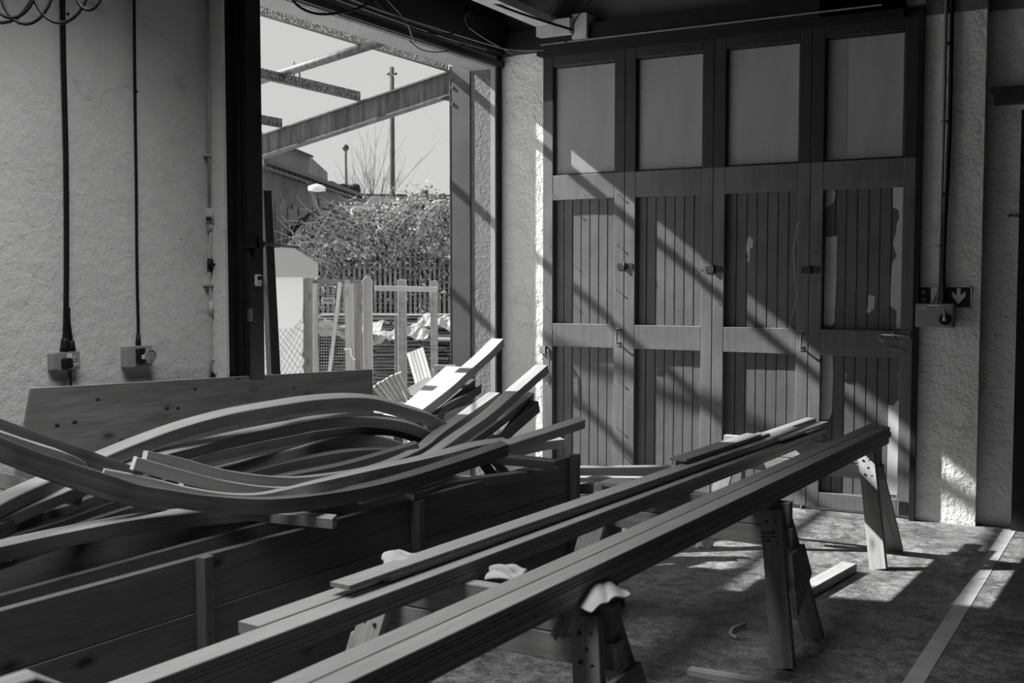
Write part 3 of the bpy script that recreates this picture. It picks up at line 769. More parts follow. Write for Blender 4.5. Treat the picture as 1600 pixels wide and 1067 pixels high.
for py, zt in ((2.86, .605), (4.10, .597), (5.53, .615)):
    b = MB(); w_ = .05 if py < 5 else .035
    b.sweep([(nx(py) + .024, py, 0), (nx(py) + .022, py, zt)], .05, .047, 0, (1, 0, 0), .08, False)
    pt = build('batten', b, M['palepine'] if 0 else M['pine'], bx)
    for z in (.52, .44, .33): build('screw', MB().disc((nx(py) + .047, py - .004, z), (1, 0, 0), .004, .002, 8), M['rust'], pt)

# ------------------------------------------------------------------ plywood sheet against the doorway
A_, B_ = onx(50, 607, -4.27), onx(582, 577, -4.27)
C_ = onx(23, 757, -4.13); 
e = (C_ - A_); e = e * (1.02 / abs(e.z)) ; D_ = onx(584, 648, -4.21); e2 = (D_ - B_); e2 = e2 * (1.0 / abs(e2.z))
D_ = onx(584, 648, -4.27 + abs(e.x) * .265); e2 = (D_ - B_) / abs((D_ - B_).z)
pw = thing('plywood_sheet', 'large knotty plywood sheet standing on edge across the doorway', 'plywood', ((A_ + B_) / 2 + Vector((.2, 0, -1.0))))
quad = [A_, B_, B_ + e2, A_ + e]
b = MB(); b.prism(quad, (-.016, 0, -.001)); build('sheet', b, M['ply'], pw)
b = MB(); b.sweep([A_ + Vector((-.008, 0, .001)), B_ + Vector((-.008, 0, .001))], .016, .002, 0, (0, 0, 1), .01); build('top_edge', b, M['plyedge'], pw, 'pale raw top edge')
b = MB(); b.sweep([B_ + Vector((-.008, .002, 0)), B_ + e2 + Vector((-.008, .002, 0))], .016, .002, 0, (0, 1, 0), .01); build('end_edge', b, M['plyedge'], pw, 'pale raw end edge')
b = MB()
for x, y in ((147, 624), (250, 637), (301, 608), (371, 592), (453, 606), (75, 663), (103, 658), (168, 686), (196, 683), (267, 637)):
    pq = onx(x, y, -4.27); k_ = (A_.z - pq.z) / 1.0 * (e.x / -e.z * -1) if 0 else 0
    u = (A_.z + (B_.z - A_.z) * (pq.y - A_.y) / (B_.y - A_.y)) - pq.z
    pos = Vector((-4.27 + u * abs(e.x), pq.y, pq.z))
    b.ball(pos, .011, (.25, 1.3, .9), 8, 5)
build('knot', b, M['rust'], pw, 'dark knots', kind='stuff')

# ------------------------------------------------------------------ curved timbers
def crv(name, label, pts, d, w_, h_, roll=20, mat='timber', n=7, cat='timber', group='curved timbers piled on the trough', roll1=None, w1=None, caps=True):
    k = len(pts) - 1
    if len(d) == 2: ds = [d[0] + (d[1] - d[0]) * i / k for i in range(k + 1)]
    elif len(d) == 3: ds = [(d[0] + (d[1] - d[0]) * (i / k * 2)) if i / k < .5 else (d[1] + (d[2] - d[1]) * (i / k * 2 - 1)) for i in range(k + 1)]
    else: ds = d
    P = spline([at(x, y, dd) for (x, y), dd in zip(pts, ds)], n)
    rl = math.radians(roll) if roll1 is None else (lambda q: math.radians(roll + (roll1 - roll) * min(1, max(0, (q - .45) / .4))))
    mb = MB().sweep(P, w_, h_, rl, (0, 0, 1), .06, w1=w1)
    return tag(build(name, mb, M[mat], ends=M['sawn'] if caps and mat in ('timber', 'timber2', 'arch') else None), label, cat, group)
crv('curved_timber', 'topmost arched timber, its bright top sweeping over the whole pile', [(-60, 815), (0, 778), (62, 750), (122, 724), (200, 691), (280, 662), (360, 641), (440, 627), (491, 620), (543, 617), (584, 620), (625, 631), (667, 644), (696, 659)], (3.9, 5.0, 5.85), .062, .062, 18, 'arch')
crv('curved_timber', 'second arched timber, directly under the topmost arch', [(-50, 822), (0, 803), (62, 777), (125, 752), (190, 729), (251, 706), (303, 693), (355, 680), (406, 669), (460, 659), (491, 653), (543, 648), (584, 649), (625, 655), (656, 665), (678, 677)], (3.95, 5.05, 5.75), .060, .055, 17, 'arch')
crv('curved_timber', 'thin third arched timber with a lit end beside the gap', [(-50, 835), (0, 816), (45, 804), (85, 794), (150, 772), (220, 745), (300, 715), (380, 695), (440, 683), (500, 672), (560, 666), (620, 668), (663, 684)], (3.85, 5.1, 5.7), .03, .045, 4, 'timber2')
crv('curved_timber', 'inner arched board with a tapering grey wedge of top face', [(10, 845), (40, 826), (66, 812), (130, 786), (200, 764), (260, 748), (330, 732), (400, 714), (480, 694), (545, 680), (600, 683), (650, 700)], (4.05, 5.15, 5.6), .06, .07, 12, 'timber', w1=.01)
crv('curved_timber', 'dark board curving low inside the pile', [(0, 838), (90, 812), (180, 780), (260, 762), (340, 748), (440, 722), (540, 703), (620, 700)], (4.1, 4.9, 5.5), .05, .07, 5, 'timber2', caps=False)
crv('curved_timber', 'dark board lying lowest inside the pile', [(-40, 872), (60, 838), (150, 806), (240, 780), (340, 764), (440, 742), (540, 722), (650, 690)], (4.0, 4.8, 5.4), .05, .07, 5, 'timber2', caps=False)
# big sagging ones in front
crv('bowed_timber', 'long dark bowed timber sagging across the front of the whole pile', [(-80, 640), (0, 682), (50, 703), (103, 720), (165, 740), (210, 755), (260, 764), (303, 771), (344, 775), (406, 778), (460, 775), (500, 770), (543, 763), (595, 752), (646, 738), (700, 721), (742, 707), (788, 691)], (3.45, 4.15, 5.15), .028, .060, 0, 'timber2', roll1=12, w1=.06)
crv('bowed_timber', 'bright straight-ended timber rising right over the trough end', [(700, 722), (742, 708), (788, 692), (825, 680), (866, 667), (908, 653)], (5.05, 5.7), .06, .05, 10, 'arch', group=None)
crv('bowed_timber', 'bowed timber behind the front one, ending at a snapped joint', [(163, 732), (230, 745), (290, 760), (350, 770), (400, 771), (440, 764), (491, 752), (543, 740), (595, 728), (646, 717), (700, 704), (742, 693), (792, 686)], (4.0, 4.45, 5.45), .03, .05, 0, roll1=14, w1=.06)
crv('bowed_timber', 'dark timber crossing the left edge in front of the white wall', [(-60, 633), (0, 654), (60, 676), (110, 694), (150, 708), (210, 729)], (3.9, 4.45), .03, .055, 0, 'timber2')
crv('bowed_timber', 'second timber close below the dark one at the left edge', [(-60, 652), (0, 673), (50, 690), (100, 706), (130, 722)], (3.85, 4.2), .04, .03, 10, 'timber')
crv('bowed_timber', 'dark timber under the front bowed one at the left edge', [(-60, 690), (0, 705), (60, 728), (120, 750), (200, 774), (260, 784)], (3.65, 4.25), .03, .035, 0, 'timber2')
crv('wide_board', 'added dark board on edge, filling the shaded gap behind the straight beam', [(-60, 872), (100, 838), (300, 806), (430, 792)], (4.36, 5.3), .03, .24, 0, 'timber2', group=None, caps=False)  # made-up dark board standing in for the shade under the pile
crv('bowed_timber', 'grey board end low at the left edge', [(-60, 722), (0, 738), (30, 746), (75, 757), (130, 768)], (4.1, 4.5), .03, .06, 0, 'timber')
# long U shaped pair rising to the right
crv('bowed_timber', 'deep U-shaped timber with a white sawn end, rising bright beside the wall', [(228, 704), (282, 715), (344, 732), (406, 742), (460, 745), (522, 739), (574, 730), (615, 717), (655, 698), (681, 677), (712, 655), (742, 634), (772, 613)], (4.2, 4.95, 6.35), .03, .05, 0, 'timber', roll1=0, w1=.075)
crv('bowed_timber', 'longest U-shaped timber, its upper end tallest against the white wall', [(212, 713), (282, 733), (344, 749), (406, 759), (460, 761), (522, 757), (574, 748), (625, 732), (672, 707), (712, 679), (759, 646), (794, 615), (815, 597), (846, 570)], (4.05, 4.85, 6.3), .03, .05, 0, 'timber', roll1=0, w1=.08)
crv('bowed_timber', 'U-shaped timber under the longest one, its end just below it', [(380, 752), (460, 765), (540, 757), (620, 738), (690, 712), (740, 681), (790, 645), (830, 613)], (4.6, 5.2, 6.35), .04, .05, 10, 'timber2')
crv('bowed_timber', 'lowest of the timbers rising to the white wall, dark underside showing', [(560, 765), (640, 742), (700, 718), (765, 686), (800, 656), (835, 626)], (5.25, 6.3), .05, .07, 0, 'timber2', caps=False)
crv('short_offcut', 'short dark offcut with a white sawn end inside the pile', [(288, 741), (318, 747), (346, 753)], (4.3, 4.4), .05, .05, 8, 'timber2', group=None)
for (x, y, d_) in ((234, 705, 4.12), (170, 733, 3.97), (216, 713, 4.03)):
    pass
crv('straight_beam', 'straight beam lying along the trough below the arches', [(-40, 857), (0, 848), (103, 826), (227, 804), (371, 790), (450, 782)], (3.62, 4.55), .055, .062, 12, group=None)
crv('wood_batten', 'pale short batten lying across the trough edge, its end facing right', [(345, 788), (380, 793), (523, 807)], (4.45, 4.5, 4.42), .05, .045, 8, 'palepine', group=None)
crv('wood_batten', 'thin dark timber inside the trough near its far end', [(640, 772), (700, 752), (800, 738), (868, 729)], (5.0, 6.0), .05, .05, 4, 'timber2', group=None)
crv('wood_batten', 'dark square batten sticking out right above the trough end', [(752, 708), (800, 712), (866, 719)], (5.7, 5.75), .06, .045, 10, 'timber2', group=None)
crv('broken_board', 'pale board with a ragged broken end beside the folding doors', [(770, 704), (800, 698), (845, 688), (877, 684)], (6.1, 6.5), .06, .055, 14, 'palepine', group=None)
# bundle leaning up at the jamb
G = 'timbers rising at the doorway jamb'
crv('bowed_timber', 'timber rising furthest up the doorway jamb, end cut square', [(600, 662), (640, 645), (676, 619), (701, 599), (722, 580), (753, 553), (777, 529)], (5.9, 7.3), .09, .055, 2, 'arch', group=G)
crv('bowed_timber', 'broad glaring white board behind the timber at the jamb', [(590, 664), (630, 646), (662, 627), (692, 598), (719, 573)], (6.1, 7.3), .20, .03, 2, 'whitewood', group=G)
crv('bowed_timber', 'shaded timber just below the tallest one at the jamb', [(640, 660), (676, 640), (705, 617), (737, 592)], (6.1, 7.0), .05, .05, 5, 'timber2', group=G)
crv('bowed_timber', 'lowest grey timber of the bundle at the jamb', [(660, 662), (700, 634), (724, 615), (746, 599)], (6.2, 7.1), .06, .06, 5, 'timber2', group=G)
crv('wide_board', 'flat grey board crossing behind the rising timbers', [(672, 650), (710, 640), (752, 628)], (6.3, 6.7), .04, .19, 4, 'arch', group=None)
crv('floor_plank', 'sunlit pale plank on the yard floor under the arches', [(565, 640), (600, 644), (650, 653)], (7.6, 7.7), .22, .03, 0, 'whitewood', group=None)
for i, (a, b2) in enumerate((((752, 714), (776, 748)), ((768, 712), (800, 746)))):
    crv('leaning_offcut', 'dark offcut leaning inside the trough end, %s of two' % ('nearer the doorway' if i == 0 else 'nearer the folding doors'), [a, b2], (5.9, 6.0), .075, .02, 0, 'timber2', group=None)
# low boards between trough and doors
def bar(name, label, P, w_, h_, mat, cat='board', roll=0, group=None):
    return tag(build(name, MB().sweep(P, w_, h_, math.radians(roll), (0, 0, 1), .08), M[mat], ends=M['sawn']), label, cat, group)
G = 'boards stacked low before the folding doors'
bar('stacked_board', 'long pale board lying highest before the folding doors', [at(880, 729, 6.6), at(1085, 727, 6.7)], .06, .085, 'timber', group=G)
bar('stacked_board', 'sunlit board second from the top before the folding doors', [at(880, 744, 6.45), at(1010, 745, 6.45)], .05, .055, 'palepine', group=G)
bar('stacked_board', 'lower grey board before the folding doors', [at(870, 756, 6.35), at(1000, 753, 6.4)], .05, .06, 'timber2', group=G)
bar('stacked_board', 'lowest dark board before the folding doors', [at(870, 778, 6.3), at(1010, 765, 6.4)], .05, .09, 'timber2', group=G)

# ------------------------------------------------------------------ trestles
def trestle(x0, x1, Y, zt, label, gus=True, skew=0.0):
    cx_ = (x0 + x1) / 2
    tr = thing('trestle', label, 'trestle', (cx_, Y, 0), 'timber trestles')
    for zz, hh, ex in ((zt, .105, .02), (zt - .108, .085, .035)):
        b = MB(); b.sweep([(x0 - ex, Y + skew, zz), (x1 + ex, Y, zz)], .055, hh, 0, (0, 0, 1), .06); build('cross_beam', b, M['trestle'], tr)
    for sx, xx in ((-1, x0 + .05), (1, x1 - .05)):
        for sy in (-1, 1):
            tp = Vector((xx - sx * .0, Y + sy * .05, zt - .035)); ft = Vector((xx + sx * .115, Y + sy * .235, 0))
            b = MB(); d_ = (tp - ft).normalized()
            b.sweep([ft, tp], .092, .036, 0, (0, -1.0, -.25) if sy < 0 else (0, -1, .25), .06, False)
            lg = build('leg', b, M['trestle'], tr)
            if sy < 0:
                for ux, uz in ((-.02, .045), (.02, .04), (.005, .085), (-.018, .125), (.022, .13)):
                    q_ = tp + (ft - tp).normalized() * uz + Vector((ux, -.021, 0)); build('screw', MB().tube([q_ + Vector((0, .006, 0)), q_ - Vector((0, .001, 0))], .0065, 8), M['rust'], lg)
        if gus:
            b = MB(); xg = xx + sx * .035
            zt2, zb2 = zt - .20, .19
            def yy(z, s): return Y + s * (.05 + (zt - z) * .29)
            def xo(z): return xx + sx * (.050 + .115 * (zt - z) / zt)
            b.prism([(xo(zt2), yy(zt2, -.9), zt2), (xo(zt2), yy(zt2, 1), zt2), (xo(zb2 + .12), yy(zb2 + .12, 1), zb2 + .12), (xo(zb2), yy(zb2, -.9), zb2)], (sx * .018, 0, 0))
            build('gusset', b, M['trestle'], tr, 'sloping plywood gusset')
    return tr
trestle(-2.15, -1.27, 6.46, .65, 'farthest trestle, standing in the sun close to the folding doors', False)
trestle(-2.17, -1.29, 4.66, .645, 'middle trestle with stamped letters on its front leg')
trestle(-2.16, -1.33, 2.93, .645, 'nearest trestle, with rags over its beam')
_tr = [o for o in bpy.data.objects if o.name.startswith('trestle')][1]
b = MB(); rs = random.Random(4); P0 = (-1.372, 4.492, .55)
for k_ in range(16):
    row = k_ // 7; q_ = Vector((-1.345 + (k_ % 7) * .0085 + rs.uniform(-.001, .001), 4.500 - row * .003, .532 - row * .016 + (k_ % 7) * .001))
    b.box(q_, q_ + Vector((rs.uniform(.003, .006), .004, rs.uniform(.005, .010))))
build('stamp_mark', b, M['cable'], _tr, 'faint black stamped marks', kind='stuff')
b = MB(); P = at(1095, 768, 5.0); b.box((-2.15, 4.60, .645), (-1.75, 4.74, .66)); 
tag(build('packing_board', b, M['timber']), 'flat packing board on the left end of the middle trestle', 'board')

# ------------------------------------------------------------------ straight moulding stacks
def stack_piece(name, label, x_of, ya, yb, w_, zt, h_, group, mat='moulding', prof=True, endskew=0.0, name2=None):
    xa, xb = x_of(ya), x_of(yb)
    n_ = 10; P = [Vector((xa + (xb - xa) * i / n_, ya + (yb - ya) * i / n_, zt)) for i in range(n_ + 1)]
    mb = MB()
    # section with a rounded nose and quirk on the near side: x across (near side +), z down
    if prof: sec = [(-.5, 0), (.475, 0), (.5, -.08), (.5, -.50), (.478, -.56), (.478, -.66), (.5, -.72), (.5, -.97), (.49, -1), (-.5, -1)]
    else: sec = [(-.5, 0), (.5, 0), (.5, -1), (-.5, -1)]
    T = (P[-1] - P[0]).normalized(); S = Vector((T.y, -T.x, 0)); base = 0; m_ = len(sec); per = [0]
    for i in range(m_):
        a = sec[i]; c_ = sec[(i + 1) % m_]; per.append(per[-1] + math.hypot((c_[0] - a[0]) * w_, (c_[1] - a[1]) * h_))
    for i, p_ in enumerate(P):
        k = i / n_
        for sx, sz in sec:
            off = endskew * (sx - .5) * w_ * (1 if i == n_ else 0)
            mb.v.append(p_ + S * (sx * w_) + Vector((0, 0, sz * h_)) + T * off)
    for i in range(n_):
        for j in range(m_):
            a = i * m_ + j; c_ = i * m_ + (j + 1) % m_; u0 = i * (yb - ya) / n_; u1 = (i + 1) * (yb - ya) / n_
            mb.face((a, c_, c_ + m_, a + m_), [(u0, per[j]), (u0, per[j + 1]), (u1, per[j + 1]), (u1, per[j])])
    mb.face(list(range(m_ - 1, -1, -1))); mb.face([n_ * m_ + j for j in range(m_)])
    return tag(build(name, mb, M[mat], None, None, .0012), label, 'moulding', group)
GR = 'mouldings stacked on the near side of the trestles'
wR = .066
rn = lambda off: (lambda y: -1.523 + .0440 * y - off)
for c_, (off, who) in enumerate(((wR / 2, 'near column'), (wR / 2 + wR + .006, 'far column'))):
    for l_, (zt, hh, lay) in enumerate(((.741, .031, 'top'), (.709, .029, 'middle'), (.679, .030, 'bottom'))):
        jy = (0, .03, -.02)[l_] + (.0 if c_ == 0 else .04)
        stack_piece('moulding', 'long planed moulding in the front stack, %s layer of its %s' % (lay, who), rn(off), .7, 6.62 + jy, wR, zt, hh, GR, endskew=-1.2 if l_ == 0 else 0)
GL = 'mouldings stacked on the far side of the trestles'
stack_piece('moulding', 'near lower moulding of the rear stack, its grainy top fully exposed', lambda y: -2.027 + .0575 * y, .8, 6.68, .075, .704, .032, GL)
stack_piece('moulding', 'moulding directly under the near lower one of the rear stack', lambda y: -2.027 + .0575 * y, .8, 6.60, .075, .671, .026, GL)
stack_piece('moulding', 'left lower moulding of the rear stack, reaching furthest toward the viewer on its side', lambda y: -2.115 + .0585 * y, 2.12, 6.55, .075, .704, .032, GL)
stack_piece('moulding', 'moulding directly under the left lower one of the rear stack', lambda y: -2.115 + .0585 * y, 2.16, 6.5, .075, .671, .026, GL)
stack_piece('moulding', 'upper moulding of the rear stack with a pointed near end', lambda y: -2.085 + .0610 * y, 2.43, 6.35, .072, .742, .014, GL)
stack_piece('moulding', 'square strip under the upper moulding of the rear stack', lambda y: -2.085 + .0610 * y, 2.62, 6.40, .055, .728, .023, GL, prof=False)
stack_piece('moulding', 'thin moulding at the back of the rear stack starting by the middle trestle', lambda y: -2.172 + .0630 * y, 4.15, 6.6, .07, .706, .016, GL)
stack_piece('moulding', 'strip carrying the thin moulding at the back of the rear stack', lambda y: -2.172 + .0630 * y, 4.35, 6.5, .06, .690, .043, GL)
stack_piece('moulding', 'short moulding lying on top of the rear stack, thin lipped edge', lambda y: -2.115 + .058 * y, 4.80, 5.78, .085, .768, .012, GL)
stack_piece('moulding', 'dark short moulding right below the short lipped one', lambda y: -2.110 + .058 * y, 4.83, 5.92, .066, .756, .030, GL)
stack_piece('moulding', 'far top strip of the rear stack ending in a step', lambda y: -2.035 + .059 * y, 5.9, 6.72, .055, .738, .016, GL)
stack_piece('moulding', 'far top strip lying furthest back at the end of the rear stack', lambda y: -2.15 + .059 * y, 5.95, 6.85, .06, .738, .030, GL)

# rags
def rag(label, pts, th, name='rag', seed=1):
    rnd = random.Random(seed); P = [Vector(p) for p in pts]
    bm = bmesh.new(); n_ = 14; a, b_, c_, d_ = P; grid = []
    for i in range(n_ + 1):
        row = []
        for j in range(n_ + 1):
            u, v_ = i / n_, j / n_
            q_ = (a * (1 - u) + b_ * u) * (1 - v_) + (d_ * (1 - u) + c_ * u) * v_
            q_ = q_ + Vector((math.sin(v_ * 7 + seed) * .008, math.sin(u * 9 + v_ * 4 + seed) * .010, th * math.sin(math.pi * u) * (.6 + .4 * math.sin(v_ * 5)) + .006 * math.sin(u * 14 + v_ * 6)))
            row.append(bm.verts.new(q_))
        grid.append(row)
    for i in range(n_):
        for j in range(n_): bm.faces.new((grid[i][j], grid[i + 1][j], grid[i + 1][j + 1], grid[i][j + 1]))
    mb = MB(); bm.verts.index_update(); mb.v = [v.co.copy() for v in bm.verts]
    for f in bm.faces: mb.face([v.index for v in f.verts], None, True)
    bm.free()
    o = build(name, mb, M['cloth']); s = o.modifiers.new('solid', 'SOLIDIFY'); s.thickness = .008
    ss = o.modifiers.new('sub', 'SUBSURF'); ss.levels = 1; ss.render_levels = 1
    return tag(o, label, 'cloth')
rag('dusty rag bunched over the right end of the nearest trestle', [at(880, 930, 3.42), at(938, 893, 3.62), at(984, 935, 3.35), at(925, 958, 3.10)], .07, seed=2)
rag('rag hanging in a strip below the near stack', [at(866, 925, 3.24), at(888, 925, 3.24), at(888, 1001, 3.14), at(864, 998, 3.14)], .0, seed=4)
rag('pale pad on the nearest trestle between the two stacks', [at(762, 908, 3.32), at(775, 893, 3.45), at(830, 893, 3.4), at(812, 908, 3.3)], .03, seed=5)
o = rag('pale cloth pad on the left end of the nearest trestle', [at(594, 886, 3.35), at(602, 868, 3.5), at(660, 866, 3.5), at(648, 890, 3.35)], .025, seed=7)

# offcuts on the floor
bar('floor_offcut', 'thick sawn offcut on the sunlit floor by the farthest trestle', [onz(1262, 923, .05) + Vector((-.04, 0, 0)), onz(1327, 879, .05)], .085, .05, 'palepine', 'offcut')
bar('floor_offcut', 'long flat offcut at the bottom edge of the picture', [onz(1077, 1043, .03), onz(1230, 1068, .03) + Vector((.06, .0, 0))], .05, .03, 'timber', 'offcut')
b = MB(); b.tube(spline([onz(1141, 992, .012), onz(1144, 983, .02), onz(1152, 979, .02), onz(1163, 975, .012)], 4), .009, 6); b.tube([onz(1139, 990, .01), onz(1152, 997, .01)], .009, 6)
tag(build('wood_shaving', b, M['timber']), 'small curled wood shaving on the dark floor', 'shaving')
bar('corner_timber', 'pale timber end poking in at the bottom left corner', [at(-60, 1085, 1.7), at(48, 1051, 1.75), at(100, 1069, 1.8)], .05, .04, 'timber', 'timber')
b = MB(); c = at(966, 905, 4.6)
bar('dark_offcut', 'dark block on the floor behind the nearest trestle rag', [onz(945, 925, .06), onz(975, 925, .06)], .08, .06, 'timber2', 'offcut')
# bags under the trestles

# ------------------------------------------------------------------ canopy frame outside
b = MB()
struct_y = MB().box((-60, -40, -.08), (XO, 70, -.02)); struct_y.box((XO, 8.1, -.08), (60, 70, -.02))
struct('yard_ground', struct_y, M['yard'], 'pale gravel yard outside')
c_ = thing('steel_column', 'steel column standing outside against the doorway jamb', 'column', (-4.75, 7.5, -.02))
b = MB(); b.box((-4.86, 7.552, -.02), (-4.67, 7.562, 3.30)); b.box((-4.86, 7.80, -.02), (-4.67, 7.81, 3.34)); b.box((-4.77, 7.562, -.02), (-4.76, 7.80, 3.34))
b.box((-4.675, 7.545, -.02), (-4.665, 7.70, 3.30)); b.box((-4.86, 7.548, -.02), (-4.852, 7.66, 3.30))
build('column_section', b, M['column'], c_)
for z in (3.20, 3.13, 3.0): build('bolt', MB().disc((-4.83, 7.540, z), (0, 1, 0), .014, .014, 8), M['rust'], c_)
Yr = 7.74
Ra, Rb = ony(707, 150, Yr), ony(415, 245, Yr)
r_ = thing('canopy_rafter', 'streaked steel I-beam sloping down over the yard from the column', 'beam', (-6.4, Yr, 2.7))
def rz(x): return Ra.z + (x - Ra.x) * (Rb.z - Ra.z) / (Rb.x - Ra.x)
HR = ony(712, 110, Yr).z - Ra.z - .004
def pbar(x0, x1, dz0, dz1, ya, yb):
    return [(x0, ya, rz(x0) + dz0), (x1, ya, rz(x1) + dz0), (x1, ya, rz(x1) + dz1), (x0, ya, rz(x0) + dz1)], (0, yb - ya, 0)
b = MB(); x0, x1 = -9.2, -4.87
b.prism(*pbar(x0, x1, 0, .012, Yr - .05, Yr + .05)); b.prism(*pbar(x0, x1, HR - .013, HR, Yr - .05, Yr + .05)); b.prism(*pbar(x0, x1, .012, HR - .013, Yr - .004, Yr + .004))
build('beam_section', b, M['streak'], r_)
b = MB(); b.prism([(-4.86, Yr - .03, rz(-4.86)), (-5.05, Yr - .03, rz(-5.05)), (-4.86, Yr - .03, rz(-4.86) - .10)], (0, .06, 0)); build('haunch', b, M['rust'], r_)
for i, (X, lab) in enumerate(((ony(702, 104, Yr).x, 'nearest'), (ony(565, 150, Yr).x, 'middle'), (ony(443, 193, Yr).x, 'farthest'))):
    zc = rz(X) + HR
    b = MB(); ye = Yr - .02
    b.box((X - .003, -1.5, zc), (X + .003, ye, zc + .085)); b.box((X, -1.5, zc), (X + .04, ye, zc + .005)); b.box((X - .04, -1.5, zc + .08), (X, ye, zc + .085))
    tag(build('canopy_purlin', b, M['flake']), 'flaking steel purlin on the sloping rafter, %s to the building' % lab, 'beam', 'canopy purlins')
for i, y_ in enumerate((1.8,)):
    b = MB(); b.prism(*pbar(-9.2, -4.7, 0, HR, y_ - .03, y_ + .03)); tag(build('canopy_rafter', b, M['streak']), 'second canopy rafter outside, hidden behind the left wall', 'beam')
# vent pipe over the purlins
a_, b_ = onx(462, 108, -5.73), onx(575, 72, -4.9)
dv = (a_ - b_).normalized(); b = MB(); b.tube([b_ + dv * -.25, a_, a_ + dv * .9], .033, 14)
pp = thing('steel_pipe', 'grey steel pipe crossing above the purlins', 'pipe', a_)
build('pipe_run', b, M['streak'], pp)
b = MB(); q_ = a_ + dv * .02; b.tube([q_ + Vector((0, 0, -.12)), q_ + Vector((0, 0, .06))], .006, 6); b.tube([q_ + Vector((.03, .03, -.12)), q_ + Vector((.03, .03, .05))], .006, 6)
build('pipe_bracket', b, M['rust'], pp)

# ------------------------------------------------------------------ far buildings, pole, lamp
d = 34
pl = thing('utility_pole', 'dark wooden utility pole with a crosspiece and wires', 'pole', at(613, 446, d))
top = at(612, 105, d); foot = Vector((top.x, top.y, -.02)); b = MB(); b.tube([foot, top], .10, 10, .075); build('pole_shaft', b, M['pole'], pl)
b = MB(); b.tube([top + Vector((0, 0, -.22)) - RT * .17, top + Vector((0, 0, -.22)) + RT * .17], .018, 6); b.ball(top + Vector((0, 0, -.2)) - RT * .1, .04); b.ball(top + Vector((0, 0, -.2)) + RT * .13, .04); build('insulator', b, M['rust'], pl)
for i, (e1, lab) in enumerate((((760, 292, 22), 'overhead wire running down right from the utility pole'),)):
    P = spline([top + Vector((0, 0, -.2)), at(665, 178, 28), at(*e1)], 8); tag(build('overhead_wire', MB().tube(P, .008, 5), M['wiredark']), lab, 'wire')
b = MB(); lp = at(540, 231, 38); b.tube([Vector((lp.x, lp.y, 0)), lp], .06, 8, .045); 
t_ = thing('lamp_post', 'thin lamp post with a small round head behind the hedge', 'lamp post', (lp.x, lp.y, -.02)); build('post_shaft', b, M['pole'], t_)
build('lamp_head', MB().ball(lp, .12), M['rust'], t_)
# long boarded building on the left
b1 = thing('boarded_shed', 'long boarded shed with a dark roof edge behind the white cabin', 'building', at(470, 435, 24))
ga, gb = at(395, 248, 20), at(560, 306, 30)
ga0, gb0 = Vector((ga.x, ga.y, -.02)), Vector((gb.x, gb.y, -.02))
nrm = Vector((-(gb - ga).y, (gb - ga).x, 0)).normalized()
b = MB(); mid_a, mid_b = at(395, 308, 20), at(560, 345, 30)
b.prism([ga0, gb0, gb, ga], nrm * 4); build('upper_wall', b, M['render'], b1)
b = MB(); nb_ = 22
for i in range(nb_):
    k0, k1 = i / nb_ + .002, (i + 1) / nb_ - .004
    p_ = ga0.lerp(gb0, k0); q_ = ga0.lerp(gb0, k1); h0 = mid_a.z + random.uniform(-.15, .15)
    b.prism([p_, q_, Vector((q_.x, q_.y, h0)), Vector((p_.x, p_.y, h0))], -nrm * (.03 + .02 * (i % 2)), True)
build('boarding', b, M['board'], b1, 'weathered vertical boards')
b = MB(); b.sweep([ga - nrm * .15, gb - nrm * .15], .30, .09); b.sweep([ga - nrm * .25 - Vector((0, 0, .14)), gb - nrm * .25 - Vector((0, 0, .14))], .05, .06); build('roof_edge', b, M['roofdark'], b1)
b = MB(); n_ = 26
for i in range(n_): 
    p_ = ga.lerp(gb, i / n_) - nrm * .2; b.box(p_ + Vector((-.03, -.03, -.2)), p_ + Vector((.03, .03, 0)))
build('bracket', b, M['roofdark'], b1, kind='stuff')
b2 = thing('gable_block', 'tall rendered block rising above the boarded shed', 'building', at(440, 435, 30))
q1, q2, q3 = at(405, 205, 30), at(462, 232, 30), at(483, 243, 30)
b = MB(); b.prism([Vector((q1.x, q1.y, 0)), Vector((q3.x, q3.y, 0)), q3, q2, q1], FW * 3 + Vector((0, 0, 0))); build('block_wall', b, M['render'], b2)
b = MB(); b.sweep([q1, q2], .3, .06); b.sweep([q2, q3 + RT * .1], .3, .06); build('coping', b, M['roofdark'], b2)
lh = at(495, 294, 20)
t_ = thing('street_lamp', 'white domed lamp head on the boarded shed', 'lamp', lh)
b = MB(); b.tube([lh + FW * 5 - RT * .8, lh + Vector((0, 0, .0))], .015, 8); build('lamp_arm', b, M['pole'], t_)
b = MB(); b.ball(lh, .155, (1.05, 1.05, .45), 16, 8); b.disc(lh + Vector((0, 0, -.03)), (0, 0, -1), .16, .02); build('lamp_shade', b, M['white'], t_)
b = MB(); b.ball(lh + Vector((0, 0, .065)), .02); build('cap', b, M['white'], t_)
b = MB(); q1, q2 = at(517, 303, 36), at(760, 306, 36)
b.prism([Vector((q1.x, q1.y, 0)), Vector((q2.x, q2.y, 0)), q2, q1], FW * 4)
fb = thing('long_flat_building', 'long flat-roofed pale building behind the ivy', 'building', (q1.lerp(q2, .5).x, q1.lerp(q2, .5).y, -.02)); build('facade', b, M['fascia'], fb)
b = MB(); b.sweep([q1 - FW * .1, q2 - FW * .1], .3, .06); build('parapet', b, M['roofdark'], fb)
